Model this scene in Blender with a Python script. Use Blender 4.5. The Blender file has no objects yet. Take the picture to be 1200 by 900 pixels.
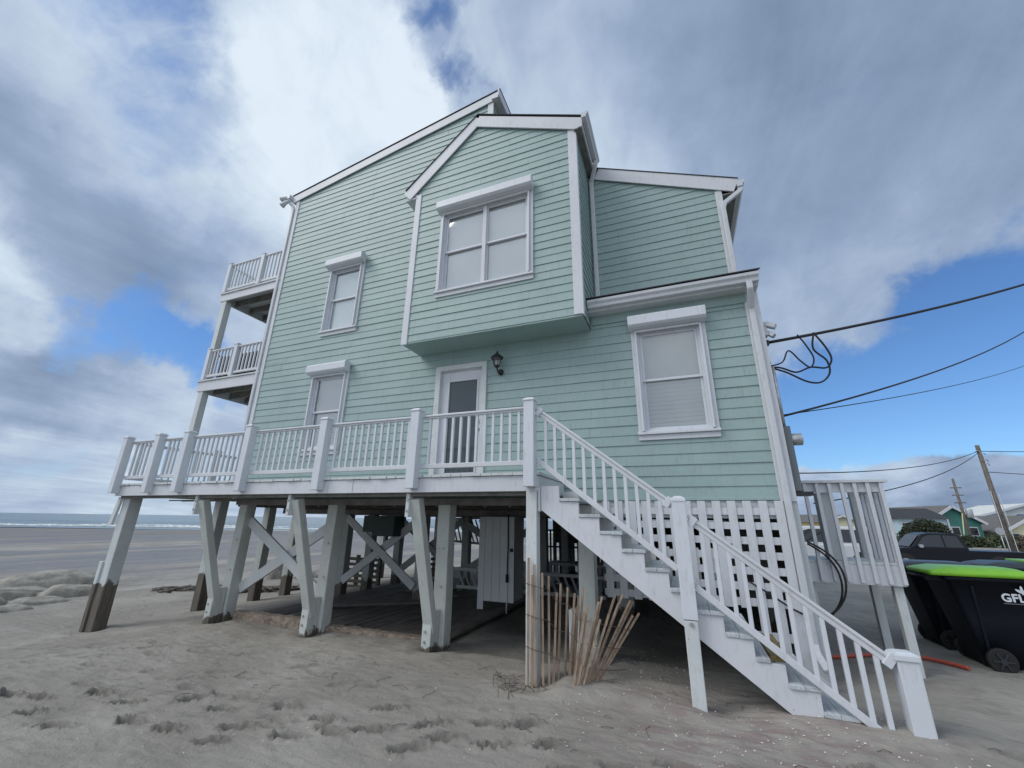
import bpy, bmesh, math, random
from mathutils import Vector, Matrix, noise
random.seed(7)
R = math.radians
sc = bpy.context.scene
col = sc.collection

# ------------------------------------------------------------------ camera
cam_data = bpy.data.cameras.new("camera")
cam = bpy.data.objects.new("camera", cam_data)
col.objects.link(cam)
yaw, pit, rol = R(21.868), R(18.258), R(0.867)
fw = Vector((-math.sin(yaw)*math.cos(pit), math.cos(yaw)*math.cos(pit), math.sin(pit)))
rt = Vector((math.cos(yaw), math.sin(yaw), 0)); up = rt.cross(fw)
rr = rt*math.cos(rol) + up*math.sin(rol); uu = -rt*math.sin(rol) + up*math.cos(rol)
M = Matrix(((rr.x, uu.x, -fw.x, 0), (rr.y, uu.y, -fw.y, -6.0), (rr.z, uu.z, -fw.z, 1.6), (0, 0, 0, 1)))
cam.matrix_world = M
cam_data.sensor_width = 36; cam_data.lens = 483.89/1200*36
cam_data.clip_start = 0.05; cam_data.clip_end = 60000
sc.camera = cam

# ------------------------------------------------------------------ render look
sc.view_settings.view_transform = 'Standard'
sc.view_settings.look = 'None'
sc.view_settings.exposure = 0.72
sc.view_settings.gamma = 1.0

# ------------------------------------------------------------------ sun (behind thin cloud, up and to the seaward side)
SUN_AZ, SUN_EL = -128, 48          # azimuth from +Y (negative = towards -X)
sd = Vector((math.sin(R(SUN_AZ))*math.cos(R(SUN_EL)), math.cos(R(SUN_AZ))*math.cos(R(SUN_EL)), math.sin(R(SUN_EL))))
sl = bpy.data.lights.new("sun", 'SUN'); sl.energy = 1.0; sl.angle = R(34); sl.color = (1, .96, .9)
so = bpy.data.objects.new("sun", sl); col.objects.link(so)
so.rotation_euler = sd.to_track_quat('Z', 'Y').to_euler()

# ------------------------------------------------------------------ world: Nishita sky with procedural clouds
w = bpy.data.worlds.new("World"); sc.world = w; w.use_nodes = True
nt = w.node_tree; nt.nodes.clear()
def N(t, **k):
    n = nt.nodes.new(t)
    for a, b in k.items(): setattr(n, a, b)
    return n
def L(a, b): nt.links.new(a, b)
def mth(op, a, b=None, c=None, clamp=False):
    n = N('ShaderNodeMath', operation=op); n.use_clamp = clamp
    for i, v in enumerate((a, b, c)):
        if v is None: continue
        if hasattr(v, 'is_linked') or hasattr(v, 'links'): L(v, n.inputs[i])
        else: n.inputs[i].default_value = v
    return n.outputs[0]
sky = N('ShaderNodeTexSky'); sky.sky_type = 'NISHITA'; sky.sun_disc = False
sky.sun_elevation = R(SUN_EL); sky.sun_rotation = R(SUN_AZ); sky.altitude = 0; sky.air_density = 1.0; sky.dust_density = 0.6; sky.ozone_density = 2.2
tc = N('ShaderNodeTexCoord')
nrm = N('ShaderNodeVectorMath', operation='NORMALIZE'); L(tc.outputs['Generated'], nrm.inputs[0])
D0 = nrm.outputs[0]
sep = N('ShaderNodeSeparateXYZ'); L(D0, sep.inputs[0])
# cloud plane coordinates
den = mth('ADD', mth('MAXIMUM', sep.outputs[2], 0.0), 0.16)
px_ = mth('DIVIDE', sep.outputs[0], den); py_ = mth('DIVIDE', sep.outputs[1], den)
cmb = N('ShaderNodeCombineXYZ'); L(px_, cmb.inputs[0]); L(py_, cmb.inputs[1])
def nz(vec, scale, detail=6, rough=.55, dist=0.0, off=(0, 0, 0), out=0):
    mp = N('ShaderNodeMapping'); mp.inputs['Location'].default_value = off; L(vec, mp.inputs[0])
    n = N('ShaderNodeTexNoise'); n.inputs['Scale'].default_value = scale; n.inputs['Detail'].default_value = detail
    n.inputs['Roughness'].default_value = rough; n.inputs['Distortion'].default_value = dist
    L(mp.outputs[0], n.inputs[0]); return n.outputs[out]
# ragged direction for placed gaps and banks
wn = nz(D0, 4.0, 6, .6, 0, (3, 1, 2), 1)
sub = N('ShaderNodeVectorMath', operation='SUBTRACT'); L(wn, sub.inputs[0]); sub.inputs[1].default_value = (.5, .5, .5)
scl = N('ShaderNodeVectorMath', operation='SCALE'); L(sub.outputs[0], scl.inputs[0]); scl.inputs['Scale'].default_value = .34
add = N('ShaderNodeVectorMath', operation='ADD'); L(D0, add.inputs[0]); L(scl.outputs[0], add.inputs[1])
nr2 = N('ShaderNodeVectorMath', operation='NORMALIZE'); L(add.outputs[0], nr2.inputs[0])
DW = nr2.outputs[0]
def blob(az, el, rad, soft, amp, vec=None):
    d = (math.sin(R(az))*math.cos(R(el)), math.cos(R(az))*math.cos(R(el)), math.sin(R(el)))
    n = N('ShaderNodeVectorMath', operation='DOT_PRODUCT'); L(vec or DW, n.inputs[0]); n.inputs[1].default_value = d
    m = N('ShaderNodeMapRange', interpolation_type='SMOOTHSTEP'); L(n.outputs['Value'], m.inputs['Value'])
    m.inputs['From Min'].default_value = math.cos(R(rad+soft)); m.inputs['From Max'].default_value = math.cos(R(max(rad-soft, .01)))
    m.inputs['To Min'].default_value = 0; m.inputs['To Max'].default_value = amp
    return m.outputs[0]
def total(lst):
    s = lst[0]
    for x in lst[1:]: s = mth('ADD', s, x)
    return s
# clear gaps (az, el, radius, softness, amount)
gaps = [(-72, 18.5, 1.6, 3, .62), (-66, 20, 1.8, 3, .66), (-61, 18.0, 1.6, 3.2, .80), (-57, 15, 1.2, 2.6, .5),
        (-75, 45, 2, 5, .34), (-70, 39, 1.5, 4, .28), (-80, 51, 3, 6, .30), (-33, 57, 1.8, 4, .42), (-29, 52, 1.2, 3.5, .40), (-39, 63, 2.5, 4.5, .40),
        (-69, 3.6, 2.6, 2.2, .30), (-60, 4.0, 2.6, 2.2, .30),
        (18, 12, 5, 5, .85), (27, 12.5, 7, 6, .95), (37, 15, 8, 7, .95), (13, 9.5, 5, 4, .7), (33, 20, 3.5, 5, .4), (47, 17, 8, 6, .8)]
gap = total([blob(*g) for g in gaps])
ns = nz(cmb.outputs[0], 1.6, 8, .58, .4, (5.2, 1.7, 0))
bandn = N('ShaderNodeMapRange', interpolation_type='SMOOTHSTEP'); L(mth('ADD', sep.outputs[2], mth('MULTIPLY', mth('SUBTRACT', nz(D0, 9, 6, .6, .2, (2, 2, 5)), .5), .10)), bandn.inputs['Value'])
bandn.inputs['From Min'].default_value = .100; bandn.inputs['From Max'].default_value = .125; bandn.inputs['To Min'].default_value = 1.1; bandn.inputs['To Max'].default_value = 0
east = N('ShaderNodeMapRange', interpolation_type='SMOOTHSTEP'); L(sep.outputs[0], east.inputs['Value']); east.inputs['From Min'].default_value = -.1; east.inputs['From Max'].default_value = .2
cov0 = mth('ADD', mth('SUBTRACT', mth('ADD', mth('ADD', mth('MULTIPLY', ns, 1.0), mth('MULTIPLY', nz(D0, 6, 8, .68, .8, (9, 2, 3)), .95)), .18), mth('MULTIPLY', gap, 1.15)), mth('MULTIPLY', bandn.outputs[0], east.outputs[0]))
covm = N('ShaderNodeMapRange', interpolation_type='SMOOTHSTEP'); L(cov0, covm.inputs['Value'])
covm.inputs['From Min'].default_value = .10; covm.inputs['From Max'].default_value = 1.12
cover = covm.outputs[0]
# brightness of the cloud: banks of light and dark
lights = [(-66, 40, 7, 7, .36), (-60, 33, 5, 5, .12), (-50, 52, 9, 8, .30), (-57, 58, 6, 6, .12), (-45, 40, 11, 9, .14), (-86, 42, 5, 5, .25), (-84, 18, 7, 5, .40), (-79, 19, 4, 3, .22),
          (-72, 14.5, 2.6, 2.5, .10), (-63, 12.5, 3, 3, .22), (-15, 46, 14, 10, .20), (-7, 36, 9, 8, .18), (12, 33, 11, 10, .15),
          (20, 6.8, 5, 2.2, .30), (10, 7, 6, 3, .25), (33, 6, 6, 3, .18), (-66, 6.0, 9, 4, .16), (-45, 6, 12, 5, .16), (-52, 22, 7, 5, .22), (-79, 57, 10, 8, .06)]
darks = [(14, 50, 17, 12, .16), (32, 42, 16, 12, .10), (-77, 13.5, 6, 3.0, .30), (-67, 13, 5, 3.5, .26), (-77, 31, 12, 9, .08),
         (-60, 26, 8, 5, .10), (5, 25, 10, 8, .06), (27, 26, 12, 8, .12), (21, 2.2, 8, 3.0, .17), (32, 2.5, 9, 3.2, .17), (12, 3, 5, 3, .14), (-12, 60, 9, 8, .03)]
bl = total([blob(*b) for b in lights]); dk = total([blob(*b) for b in darks])
n2 = nz(cmb.outputs[0], 1.1, 7, .55, .3, (1.2, 4.7, 0))
n3 = nz(D0, 6.0, 6, .6, .3, (7, 2, 1))
bri = mth('ADD', mth('SUBTRACT', bl, dk), mth('ADD', mth('MULTIPLY', mth('SUBTRACT', n2, .5), .75), mth('MULTIPLY', mth('SUBTRACT', n3, .5), .50)))
smp = N('ShaderNodeMapping'); smp.inputs['Rotation'].default_value = (0, 0, R(35)); smp.inputs['Scale'].default_value = (3.4, .9, 1); L(cmb.outputs[0], smp.inputs[0])
n4 = nz(smp.outputs[0], 1.5, 8, .6, .5, (3, 8, 0)); bri = mth('ADD', bri, mth('MULTIPLY', mth('SUBTRACT', n4, .5), .42))
bri = mth('ADD', bri, .46, None, True)
ramp = N('ShaderNodeValToRGB'); L(bri, ramp.inputs[0])
e = ramp.color_ramp.elements
e[0].position = 0; e[0].color = (.18, .25, .37, 1)
e[1].position = 1; e[1].color = (.70, .79, .88, 1)
a = e.new(.30); a.color = (.27, .355, .50, 1)
a = e.new(.5); a.color = (.37, .46, .61, 1)
a = e.new(.75); a.color = (.52, .62, .74, 1)
csc = N('ShaderNodeVectorMath', operation='SCALE'); L(ramp.outputs[0], csc.inputs[0]); csc.inputs['Scale'].default_value = 7.0
# overcast behind the viewer brightened and warmed, added fill light for the facade
bk = N('ShaderNodeMapRange', interpolation_type='SMOOTHSTEP'); L(sep.outputs[1], bk.inputs['Value']); bk.inputs['From Min'].default_value = .15; bk.inputs['From Max'].default_value = -.55
bk.inputs['To Min'].default_value = 6.6; bk.inputs['To Max'].default_value = 12.5; L(bk.outputs[0], csc.inputs['Scale'])
skm = N('ShaderNodeMixRGB', blend_type='MULTIPLY'); skm.inputs[0].default_value = 1; L(sky.outputs[0], skm.inputs[1]); skm.inputs[2].default_value = (.46, .65, .86, 1)
bf = N('ShaderNodeMapRange', interpolation_type='SMOOTHSTEP'); L(sep.outputs[1], bf.inputs['Value']); bf.inputs['From Min'].default_value = .1; bf.inputs['From Max'].default_value = -.5; bf.inputs['To Max'].default_value = .85
hs = N('ShaderNodeMixRGB', blend_type='MULTIPLY'); L(bf.outputs[0], hs.inputs[0]); L(csc.outputs[0], hs.inputs[1]); hs.inputs[2].default_value = (1.12, .98, .84, 1)
mix = N('ShaderNodeMixRGB'); L(cover, mix.inputs[0]); L(skm.outputs[0], mix.inputs[1]); L(hs.outputs[0], mix.inputs[2])
bg = N('ShaderNodeBackground'); L(mix.outputs[0], bg.inputs[0]); bg.inputs[1].default_value = 0.1
wo = N('ShaderNodeOutputWorld'); L(bg.outputs[0], wo.inputs[0])

# ================================================================== helpers
def setp(o, label=None, cat=None, group=None, kind=None):
    if label: o['label'] = label
    if cat: o['category'] = cat
    if group: o['group'] = group
    if kind: o['kind'] = kind
    return o
def thing(name, label, cat, loc=(0, 0, 0), rz=0, group=None):
    o = bpy.data.objects.new(name, None); o.empty_display_size = .1
    col.objects.link(o); o.location = loc; o.rotation_euler = (0, 0, rz)
    return setp(o, label, cat, group)
def wloc(o):
    v = Vector((0, 0, 0))
    while o: v += o.location; o = o.parent
    return v
class MB:
    """collects shapes in one mesh; world coordinates unless local=True at build"""
    def __init__(s): s.v = []; s.f = []; s.smooth = []
    def add(s, vs, fs, sm=False):
        n = len(s.v); s.v += [tuple(v) for v in vs]; s.f += [tuple(i+n for i in f) for f in fs]; s.smooth += [sm]*len(fs); return s
    def box(s, x0, x1, y0, y1, z0, z1):
        return s.add([(x0,y0,z0),(x1,y0,z0),(x1,y1,z0),(x0,y1,z0),(x0,y0,z1),(x1,y0,z1),(x1,y1,z1),(x0,y1,z1)],
                     [(0,3,2,1),(4,5,6,7),(0,1,5,4),(1,2,6,5),(2,3,7,6),(3,0,4,7)])
    def frus(s, b, t):  # b,t = (x0,x1,y0,y1,z)
        x0,x1,y0,y1,z0 = b; X0,X1,Y0,Y1,z1 = t
        return s.add([(x0,y0,z0),(x1,y0,z0),(x1,y1,z0),(x0,y1,z0),(X0,Y0,z1),(X1,Y0,z1),(X1,Y1,z1),(X0,Y1,z1)],
                     [(0,3,2,1),(4,5,6,7),(0,1,5,4),(1,2,6,5),(2,3,7,6),(3,0,4,7)])
    def beam(s, p, q, w_, h, upv=(0, 0, 1)):
        p = Vector(p); q = Vector(q); d = (q-p).normalized(); u_ = Vector(upv)
        sx = d.cross(u_)
        if sx.length < 1e-5: sx = d.cross(Vector((0, 1, 0)))
        sx.normalize(); u_ = sx.cross(d)
        a, b = sx*w_/2, u_*h/2
        return s.add([p-a-b, p+a-b, p+a+b, p-a+b, q-a-b, q+a-b, q+a+b, q-a+b], [(0,1,2,3),(7,6,5,4),(0,4,5,1),(1,5,6,2),(2,6,7,3),(3,7,4,0)])
    def tube(s, pts, r, n=8, sm=True):
        pts = [Vector(p) for p in pts]; rs = r if isinstance(r, (list, tuple)) else [r]*len(pts); vs = []; pa = None
        for i, p in enumerate(pts):
            d = (pts[min(i+1, len(pts)-1)]-pts[max(i-1, 0)]).normalized()
            a = (pa - d*pa.dot(d)) if pa else (d.cross(Vector((0, 0, 1))) if abs(d.z) < .95 else d.cross(Vector((1, 0, 0))))
            a.normalize(); pa = a.copy(); b = d.cross(a)
            vs += [p + (a*math.cos(t*2*math.pi/n)+b*math.sin(t*2*math.pi/n))*rs[i] for t in range(n)]
        fs = [(i*n+j, i*n+(j+1) % n, (i+1)*n+(j+1) % n, (i+1)*n+j) for i in range(len(pts)-1) for j in range(n)]
        s.add(vs, fs, sm); k = len(s.v)-len(vs)
        s.f += [tuple(k+j for j in reversed(range(n))), tuple(k+(len(pts)-1)*n+j for j in range(n))]; s.smooth += [False]*2; return s
    def cyl(s, c, ax, r, h, n=20):
        c = Vector(c); d = Vector(ax).normalized()*h/2; return s.tube([c-d, c+d], r, n)
    def prism(s, poly, ax, a0, a1):  # poly in the two other axes, in order
        n = len(poly)
        def P(p, a): return {'x': (a, p[0], p[1]), 'y': (p[0], a, p[1]), 'z': (p[0], p[1], a)}[ax]
        vs = [P(p, a0) for p in poly]+[P(p, a1) for p in poly]
        fs = [tuple(range(n)), tuple(reversed(range(n, 2*n)))]+[(i, i+n, (i+1) % n+n, (i+1) % n) for i in range(n)]
        return s.add(vs, fs)
    def build(s, name, mat, parent=None, local=False, bevel=0, fix=True):
        o3 = Vector((0, 0, 0)) if (local or not parent) else wloc(parent)
        me = bpy.data.meshes.new(name)
        me.from_pydata([(v[0]-o3.x, v[1]-o3.y, v[2]-o3.z) for v in s.v], [], s.f)
        me.polygons.foreach_set('use_smooth', s.smooth)
        if fix:
            bm = bmesh.new(); bm.from_mesh(me); bmesh.ops.recalc_face_normals(bm, faces=bm.faces); bm.to_mesh(me); bm.free()
        me.materials.append(mat); me.update()
        ob = bpy.data.objects.new(name, me); col.objects.link(ob)
        if parent: ob.parent = parent
        if bevel:
            m = ob.modifiers.new('bevel', 'BEVEL'); m.width = bevel; m.segments = 2; m.limit_method = 'ANGLE'; m.angle_limit = R(40)
        return ob
def clone(o, parent, loc):
    c = o.copy(); col.objects.link(c); c.parent = parent; c.location = loc; return c
def clone_tree(o, parent=None, loc=None):
    c = o.copy(); col.objects.link(c); c.parent = parent
    if loc is not None: c.location = loc
    for ch in list(o.children): clone_tree(ch, c)
    return c
def sstep(a, b, x):
    t = min(1, max(0, (x-a)/(b-a))); return t*t*(3-2*t)

# ================================================================== materials
MATS = {}
class G:
    """small node graph helper"""
    def __init__(s, name):
        s.m = bpy.data.materials.new(name); s.m.use_nodes = True; s.t = s.m.node_tree
        s.b = s.t.nodes['Principled BSDF']; MATS[name] = s.m
        s.tc = s.t.nodes.new('ShaderNodeTexCoord'); s.geo = s.t.nodes.new('ShaderNodeNewGeometry')
    def n(s, t, **k):
        x = s.t.nodes.new(t)
        for a, b in k.items(): setattr(x, a, b)
        return x
    def l(s, a, b): s.t.links.new(a, b)
    def pos(s, scale=(1, 1, 1), off=(0, 0, 0)):
        mp = s.n('ShaderNodeMapping'); mp.inputs['Scale'].default_value = scale; mp.inputs['Location'].default_value = off
        s.l(s.geo.outputs['Position'], mp.inputs[0]); return mp.outputs[0]
    def noise(s, vec, scale, detail=5, rough=.55, dist=0, out=0):
        x = s.n('ShaderNodeTexNoise'); x.inputs['Scale'].default_value = scale; x.inputs['Detail'].default_value = detail
        x.inputs['Roughness'].default_value = rough; x.inputs['Distortion'].default_value = dist
        s.l(vec, x.inputs[0]); return x.outputs[out]
    def ramp(s, v, pts):
        x = s.n('ShaderNodeValToRGB'); s.l(v, x.inputs[0]); e = x.color_ramp.elements
        for i, (p, c) in enumerate(pts):
            el = e[i] if i < 2 else e.new(p)
            el.position = p; el.color = (*c, 1) if len(c) == 3 else c
        return x.outputs[0]
    def mix(s, f, a, b, mode='MIX'):
        x = s.n('ShaderNodeMixRGB', blend_type=mode)
        for i, v in enumerate((f, a, b)):
            if hasattr(v, 'links'): s.l(v, x.inputs[i])
            elif i == 0: x.inputs[0].default_value = v
            else: x.inputs[i].default_value = (*v, 1)
        return x.outputs[0]
    def rng(s, v, a, b, c=0, d=1):
        x = s.n('ShaderNodeMapRange', interpolation_type='SMOOTHSTEP'); s.l(v, x.inputs[0])
        for i, q in zip((1, 2, 3, 4), (a, b, c, d)): x.inputs[i].default_value = q
        return x.outputs[0]
    def math(s, op, a, b=0.0):
        x = s.n('ShaderNodeMath', operation=op)
        for i, v in enumerate((a, b)):
            if hasattr(v, 'links'): s.l(v, x.inputs[i])
            else: x.inputs[i].default_value = v
        return x.outputs[0]
    def bump(s, h, strength=.3, dist=.01):
        x = s.n('ShaderNodeBump'); x.inputs['Strength'].default_value = strength; x.inputs['Distance'].default_value = dist
        s.l(h, x.inputs['Height']); s.l(x.outputs[0], s.b.inputs['Normal'])
    def col(s, v):
        if hasattr(v, 'links'): s.l(v, s.b.inputs['Base Color'])
        else: s.b.inputs['Base Color'].default_value = (*v, 1)
    def rough(s, v): 
        if hasattr(v, 'links'): s.l(v, s.b.inputs['Roughness'])
        else: s.b.inputs['Roughness'].default_value = v
def painted(name, c, wear=.0, rough=.55, var=.08, worn=(.16, .12, .085), zline=None, board=False):
    g = G(name); p = g.pos()
    n1 = g.noise(p, 1.3, 5, .6); n2 = g.noise(g.pos((9, 9, 2.2)), 3, 6, .6)
    c1 = tuple(x*(1-var) for x in c); c2 = tuple(min(1, x*(1+var*.6)) for x in c)
    k = g.mix(g.rng(n1, .3, .7), c1, c2)
    k = g.mix(g.rng(n2, .50, .78, 0, .42), k, (c[0]*.62, c[1]*.58, c[2]*.50))
    if board:
        at = g.n('ShaderNodeAttribute', attribute_name='board_tone')
        k = g.mix(g.math('MULTIPLY', at.outputs['Fac'], .16), k, (c[0]*.72, c[1]*.76, c[2]*.78))
        scf = g.noise(g.pos((3, 3, 9)), 1.7, 7, .7); k = g.mix(g.rng(scf, .70, .74, 0, .5), k, (.62, .68, .67))
        stn = g.noise(g.pos((5, 5, .35)), 1.2, 5, .65); k = g.mix(g.rng(stn, .52, .72, 0, .15), k, (c[0]*.60, c[1]*.66, c[2]*.66))
    if wear:
        n3 = g.noise(g.pos((14, 14, 5)), 2.4, 6, .72)
        k = g.mix(g.rng(n3, .685-wear, .71-wear), k, worn)
    if zline is not None:
        sp = g.n('ShaderNodeSeparateXYZ'); g.l(g.geo.outputs['Position'], sp.inputs[0])
        n4 = g.noise(g.pos((3, 3, 2)), 2.5, 5, .6)
        zz = g.math('ADD', sp.outputs[2], g.math('MULTIPLY', g.math('SUBTRACT', n4, .5), .40))
        bare = g.ramp(g.noise(g.pos((22, 22, 1.5)), 2, 5, .65), [(.3, (.048, .041, .033)), (.7, (.165, .145, .118))])
        k = g.mix(g.rng(zz, zline-.02, zline+.02, 1, 0), k, bare)
    g.col(k); g.rough(rough); g.bump(n2, .25, .004)
    return g.m
white = painted('white_paint', (.59, .61, .64), .012, .5, .06)
white_old = painted('weathered_white_paint', (.56, .59, .59), .035, .6, .08)
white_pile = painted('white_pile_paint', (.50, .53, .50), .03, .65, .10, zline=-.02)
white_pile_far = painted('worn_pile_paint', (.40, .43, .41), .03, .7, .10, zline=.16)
white_pile_worn = painted('stripped_pile_paint', (.50, .54, .54), .03, .7, .10, zline=.42)
vinyl = painted('white_vinyl', (.60, .63, .67), 0, .38, .03)
mint = painted('mint_siding_paint', (.283, .388, .375), 0, .5, .07, board=True)
mint_soffit = painted('mint_soffit_paint', (.27, .365, .345), 0, .6, .08)
gutter_m = painted('white_aluminium', (.55, .575, .60), 0, .35, .05)
shingle = None
def plain(name, c, rough=.6, metal=0, var=.0, sc_=6, bump=0):
    g = G(name)
    if var:
        n_ = g.noise(g.pos(), sc_, 5, .6)
        g.col(g.mix(g.rng(n_, .3, .7), tuple(x*(1-var) for x in c), tuple(min(1, x*(1+var)) for x in c)))
        if bump: g.bump(n_, bump, .01)
    else: g.col(c)
    g.rough(rough); g.b.inputs['Metallic'].default_value = metal; return g.m
shingle = plain('dark_shingle', (.035, .037, .042), .85, 0, .35, 30, .4)
grey_roof = plain('grey_shingle', (.13, .125, .12), .85, 0, .2, 10, .2)
black_metal = plain('black_metal', (.012, .014, .015), .4)
black_rubber = plain('black_rubber', (.012, .012, .012), .7)
dark_int = plain('dark_interior', (.03, .032, .035), .8)
underfloor = plain('underfloor_timber', (.17, .165, .155), .8, 0, .25, 5)
steel = plain('galvanised_steel', (.42, .44, .45), .4, .7, .15, 20)
teal_metal = plain('dark_teal_cabinet', (.035, .06, .058), .6, 0, .15, 6)
wood_old = None
def wood(name, c, c2, rough=.75, scale=(18, 1.2, 18)):
    g = G(name); n_ = g.noise(g.pos(scale), 2, 6, .65, .4)
    n2_ = g.noise(g.pos(), 3.1, 4)
    k = g.mix(g.rng(n_, .3, .7), c, c2); k = g.mix(g.rng(n2_, .45, .7, 0, .4), k, tuple(x*.5 for x in c))
    g.col(k); g.rough(rough); g.bump(n_, .5, .006); return g.m
plank_m = wood('weathered_plank', (.06, .054, .046), (.15, .135, .115))
curb_m = wood('stained_timber', (.15, .11, .08), (.34, .285, .23), .8, (5, 8, 8))
picket_m = wood('fence_picket_wood', (.22, .155, .11), (.42, .32, .235), .8, (26, 26, 2))
tread_m = wood('worn_painted_tread', (.36, .40, .42), (.58, .61, .63), .6, (30, 1.2, 30))
treated_m = wood('treated_lumber', (.14, .105, .035), (.24, .185, .07), .7, (25, 1.5, 25))
pole_m = wood('utility_pole_wood', (.085, .073, .06), (.20, .18, .155), .85, (12, 12, 1))
drift_m = wood('driftwood', (.045, .038, .03), (.17, .15, .13), .85, (6, 6, 6))
# glass: thin, see-through with reflections
g = G('window_glass'); t_ = g.n('ShaderNodeBsdfTransparent'); gl = g.n('ShaderNodeBsdfGlossy'); gl.inputs['Roughness'].default_value = .03
lw = g.n('ShaderNodeLayerWeight'); lw.inputs[0].default_value = .5
mx = g.n('ShaderNodeMixShader'); g.l(g.math('ADD', g.math('MULTIPLY', g.math('POWER', lw.outputs['Facing'], 2.5), .8), .12), mx.inputs[0])
t_.inputs[0].default_value = (.95, .97, .97, 1); g.l(t_.outputs[0], mx.inputs[1]); g.l(gl.outputs[0], mx.inputs[2])
g.l(mx.outputs[0], g.t.nodes['Material Output'].inputs[0]); glass = g.m
g = G('dark_glass'); g.col((.012, .016, .02)); g.rough(.06); g.b.inputs['Specular IOR Level'].default_value = .7; dark_glass = g.m
blind_m = plain('blind_slat', (.88, .89, .90), .5); blind_dim = plain('dim_blind_slat', (.50, .53, .55), .5)  # darker copy of the slats, painted for windows reflecting less sky
shade_m = plain('roller_shade', (.72, .77, .78), .7)
lamp_glass = plain('frosted_lamp_glass', (.55, .58, .58), .2)
# sand
g = G('beach_sand'); p = g.pos()
big = g.noise(g.pos((.5, .5, .5)), 1.0, 5, .6, .4); med = g.noise(p, 3.3, 7, .62, .3); fine = g.noise(p, 60, 5, .7); grain = g.noise(p, 420, 2, .7)
base = g.mix(g.rng(big, .35, .68), (.24, .224, .195), (.335, .316, .28))
base = g.mix(g.rng(med, .52, .74, 0, .55), base, (.115, .106, .098))
base = g.mix(g.rng(fine, .42, .75, 0, .35), base, (.30, .285, .26))
base = g.mix(g.rng(grain, .62, .78, 0, .5), base, (.06, .055, .05))
att = g.n('ShaderNodeAttribute', attribute_name='dark_sand'); base = g.mix(g.math('MULTIPLY', att.outputs['Fac'], .6), base, (.10, .093, .082))
# reddish heavy-mineral film near the stair foot
sp = g.n('ShaderNodeSeparateXYZ'); g.l(p, sp.inputs[0])
vd = g.n('ShaderNodeVectorMath', operation='DISTANCE'); g.l(p, vd.inputs[0]); vd.inputs[1].default_value = (.35, -1.75, 0)
pn = g.noise(g.pos((1.5, 5, 1)), 1.6, 6, .65, .5)
pk = g.math('MULTIPLY', g.rng(vd.outputs['Value'], .35, 1.9, 1, 0), g.rng(pn, .42, .62))
base = g.mix(g.math('MULTIPLY', pk, .6), base, (.20, .135, .135))
# damp dark flats away towards the sea
vs_ = g.n('ShaderNodeVectorMath', operation='DOT_PRODUCT'); g.l(p, vs_.inputs[0]); vs_.inputs[1].default_value = (-.86, .51, 0)
bands = g.noise(g.pos((.10, .02, .1), (0, 0, 0)), 1.6, 6, .6, .7)
streak = g.noise(g.pos((.55, .11, .3)), 1.0, 7, .68, .6)
base = g.mix(g.math('MULTIPLY', g.rng(vs_.outputs['Value'], 11.5, 14), g.rng(streak, .50, .58, 0, .6)), base, (.36, .34, .295))
base = g.mix(g.math('MULTIPLY', g.rng(vs_.outputs['Value'], 11, 15), g.rng(streak, .47, .40, 0, .5)), base, (.13, .122, .115))
wet = g.math('MULTIPLY', g.rng(vs_.outputs['Value'], 15, 26), g.rng(bands, .42, .56))
base = g.mix(g.math('MULTIPLY', wet, .8), base, (.118, .114, .115))
far_ = g.rng(vs_.outputs['Value'], 40, 75)
base = g.mix(g.math('MULTIPLY', far_, .5), base, (.12, .112, .108))
g.col(base)
g.l(g.math('SUBTRACT', .95, g.math('MULTIPLY', wet, .5)), g.b.inputs['Roughness'])
rip = g.n('ShaderNodeTexWave', wave_type='BANDS', bands_direction='Y'); g.l(g.pos((1, 1, 1)), rip.inputs[0])
rip.inputs['Scale'].default_value = 2.2; rip.inputs['Distortion'].default_value = 9; rip.inputs['Detail'].default_value = 3; rip.inputs['Detail Scale'].default_value = 1.2
hh = g.math('ADD', g.math('MULTIPLY', med, 1.2), g.math('ADD', g.math('MULTIPLY', fine, .25), g.math('MULTIPLY', rip.outputs[0], .10)))
rp = g.noise(g.pos((3.0, 9.0, 1), (0, 0, 0)), 2.4, 5, .62, .8); hh = g.math('ADD', hh, g.math('MULTIPLY', rp, .28)); hh = g.math('ADD', hh, g.math('MULTIPLY', grain, .04))
g.bump(hh, .8, .05); sand = g.m
# water
g = G('sea_water'); p = g.pos((.35, .12, .3)); n_ = g.noise(p, 1.3, 6, .6, .4)
wv = g.noise(g.pos((.02, .09, 1)), 1.0, 5, .6, .6)
g.col(g.mix(g.rng(wv, .4, .65), (.075, .12, .13), (.11, .17, .18))); g.rough(.22); g.bump(n_, .7, .5); g.b.inputs['IOR'].default_value = 1.33; water = g.m
g = G('surf_foam'); n_ = g.noise(g.pos((.3, 1, 1)), 2.0, 6, .7); g.col(g.mix(g.rng(n_, .35, .6), (.75, .78, .78), (.35, .40, .40))); g.rough(.9); foam = g.m
g = G('sandbag_fabric'); n_ = g.noise(g.pos(), 4, 6, .65); wv = g.noise(g.pos((40, 40, 40)), 3, 2)
g.col(g.mix(g.rng(n_, .35, .65), (.24, .228, .20), (.38, .362, .315))); g.rough(.9); g.bump(g.math('ADD', n_, g.math('MULTIPLY', wv, .2)), .9, .06); bag_m = g.m
def leafy(name, c1, c2):
    g = G(name); n_ = g.noise(g.pos(), 1.1, 4, .6); n2_ = g.noise(g.pos(), 9, 3)
    k = g.mix(g.rng(n_, .35, .65), c1, c2); g.col(g.mix(g.rng(n2_, .45, .7, 0, .5), k, tuple(x*1.7 for x in c2))); g.rough(.7); return g.m
leaf_dark = leafy('dark_foliage', (.016, .024, .014), (.04, .055, .028))
leaf_green = leafy('hedge_foliage', (.02, .032, .014), (.055, .075, .03))
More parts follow.
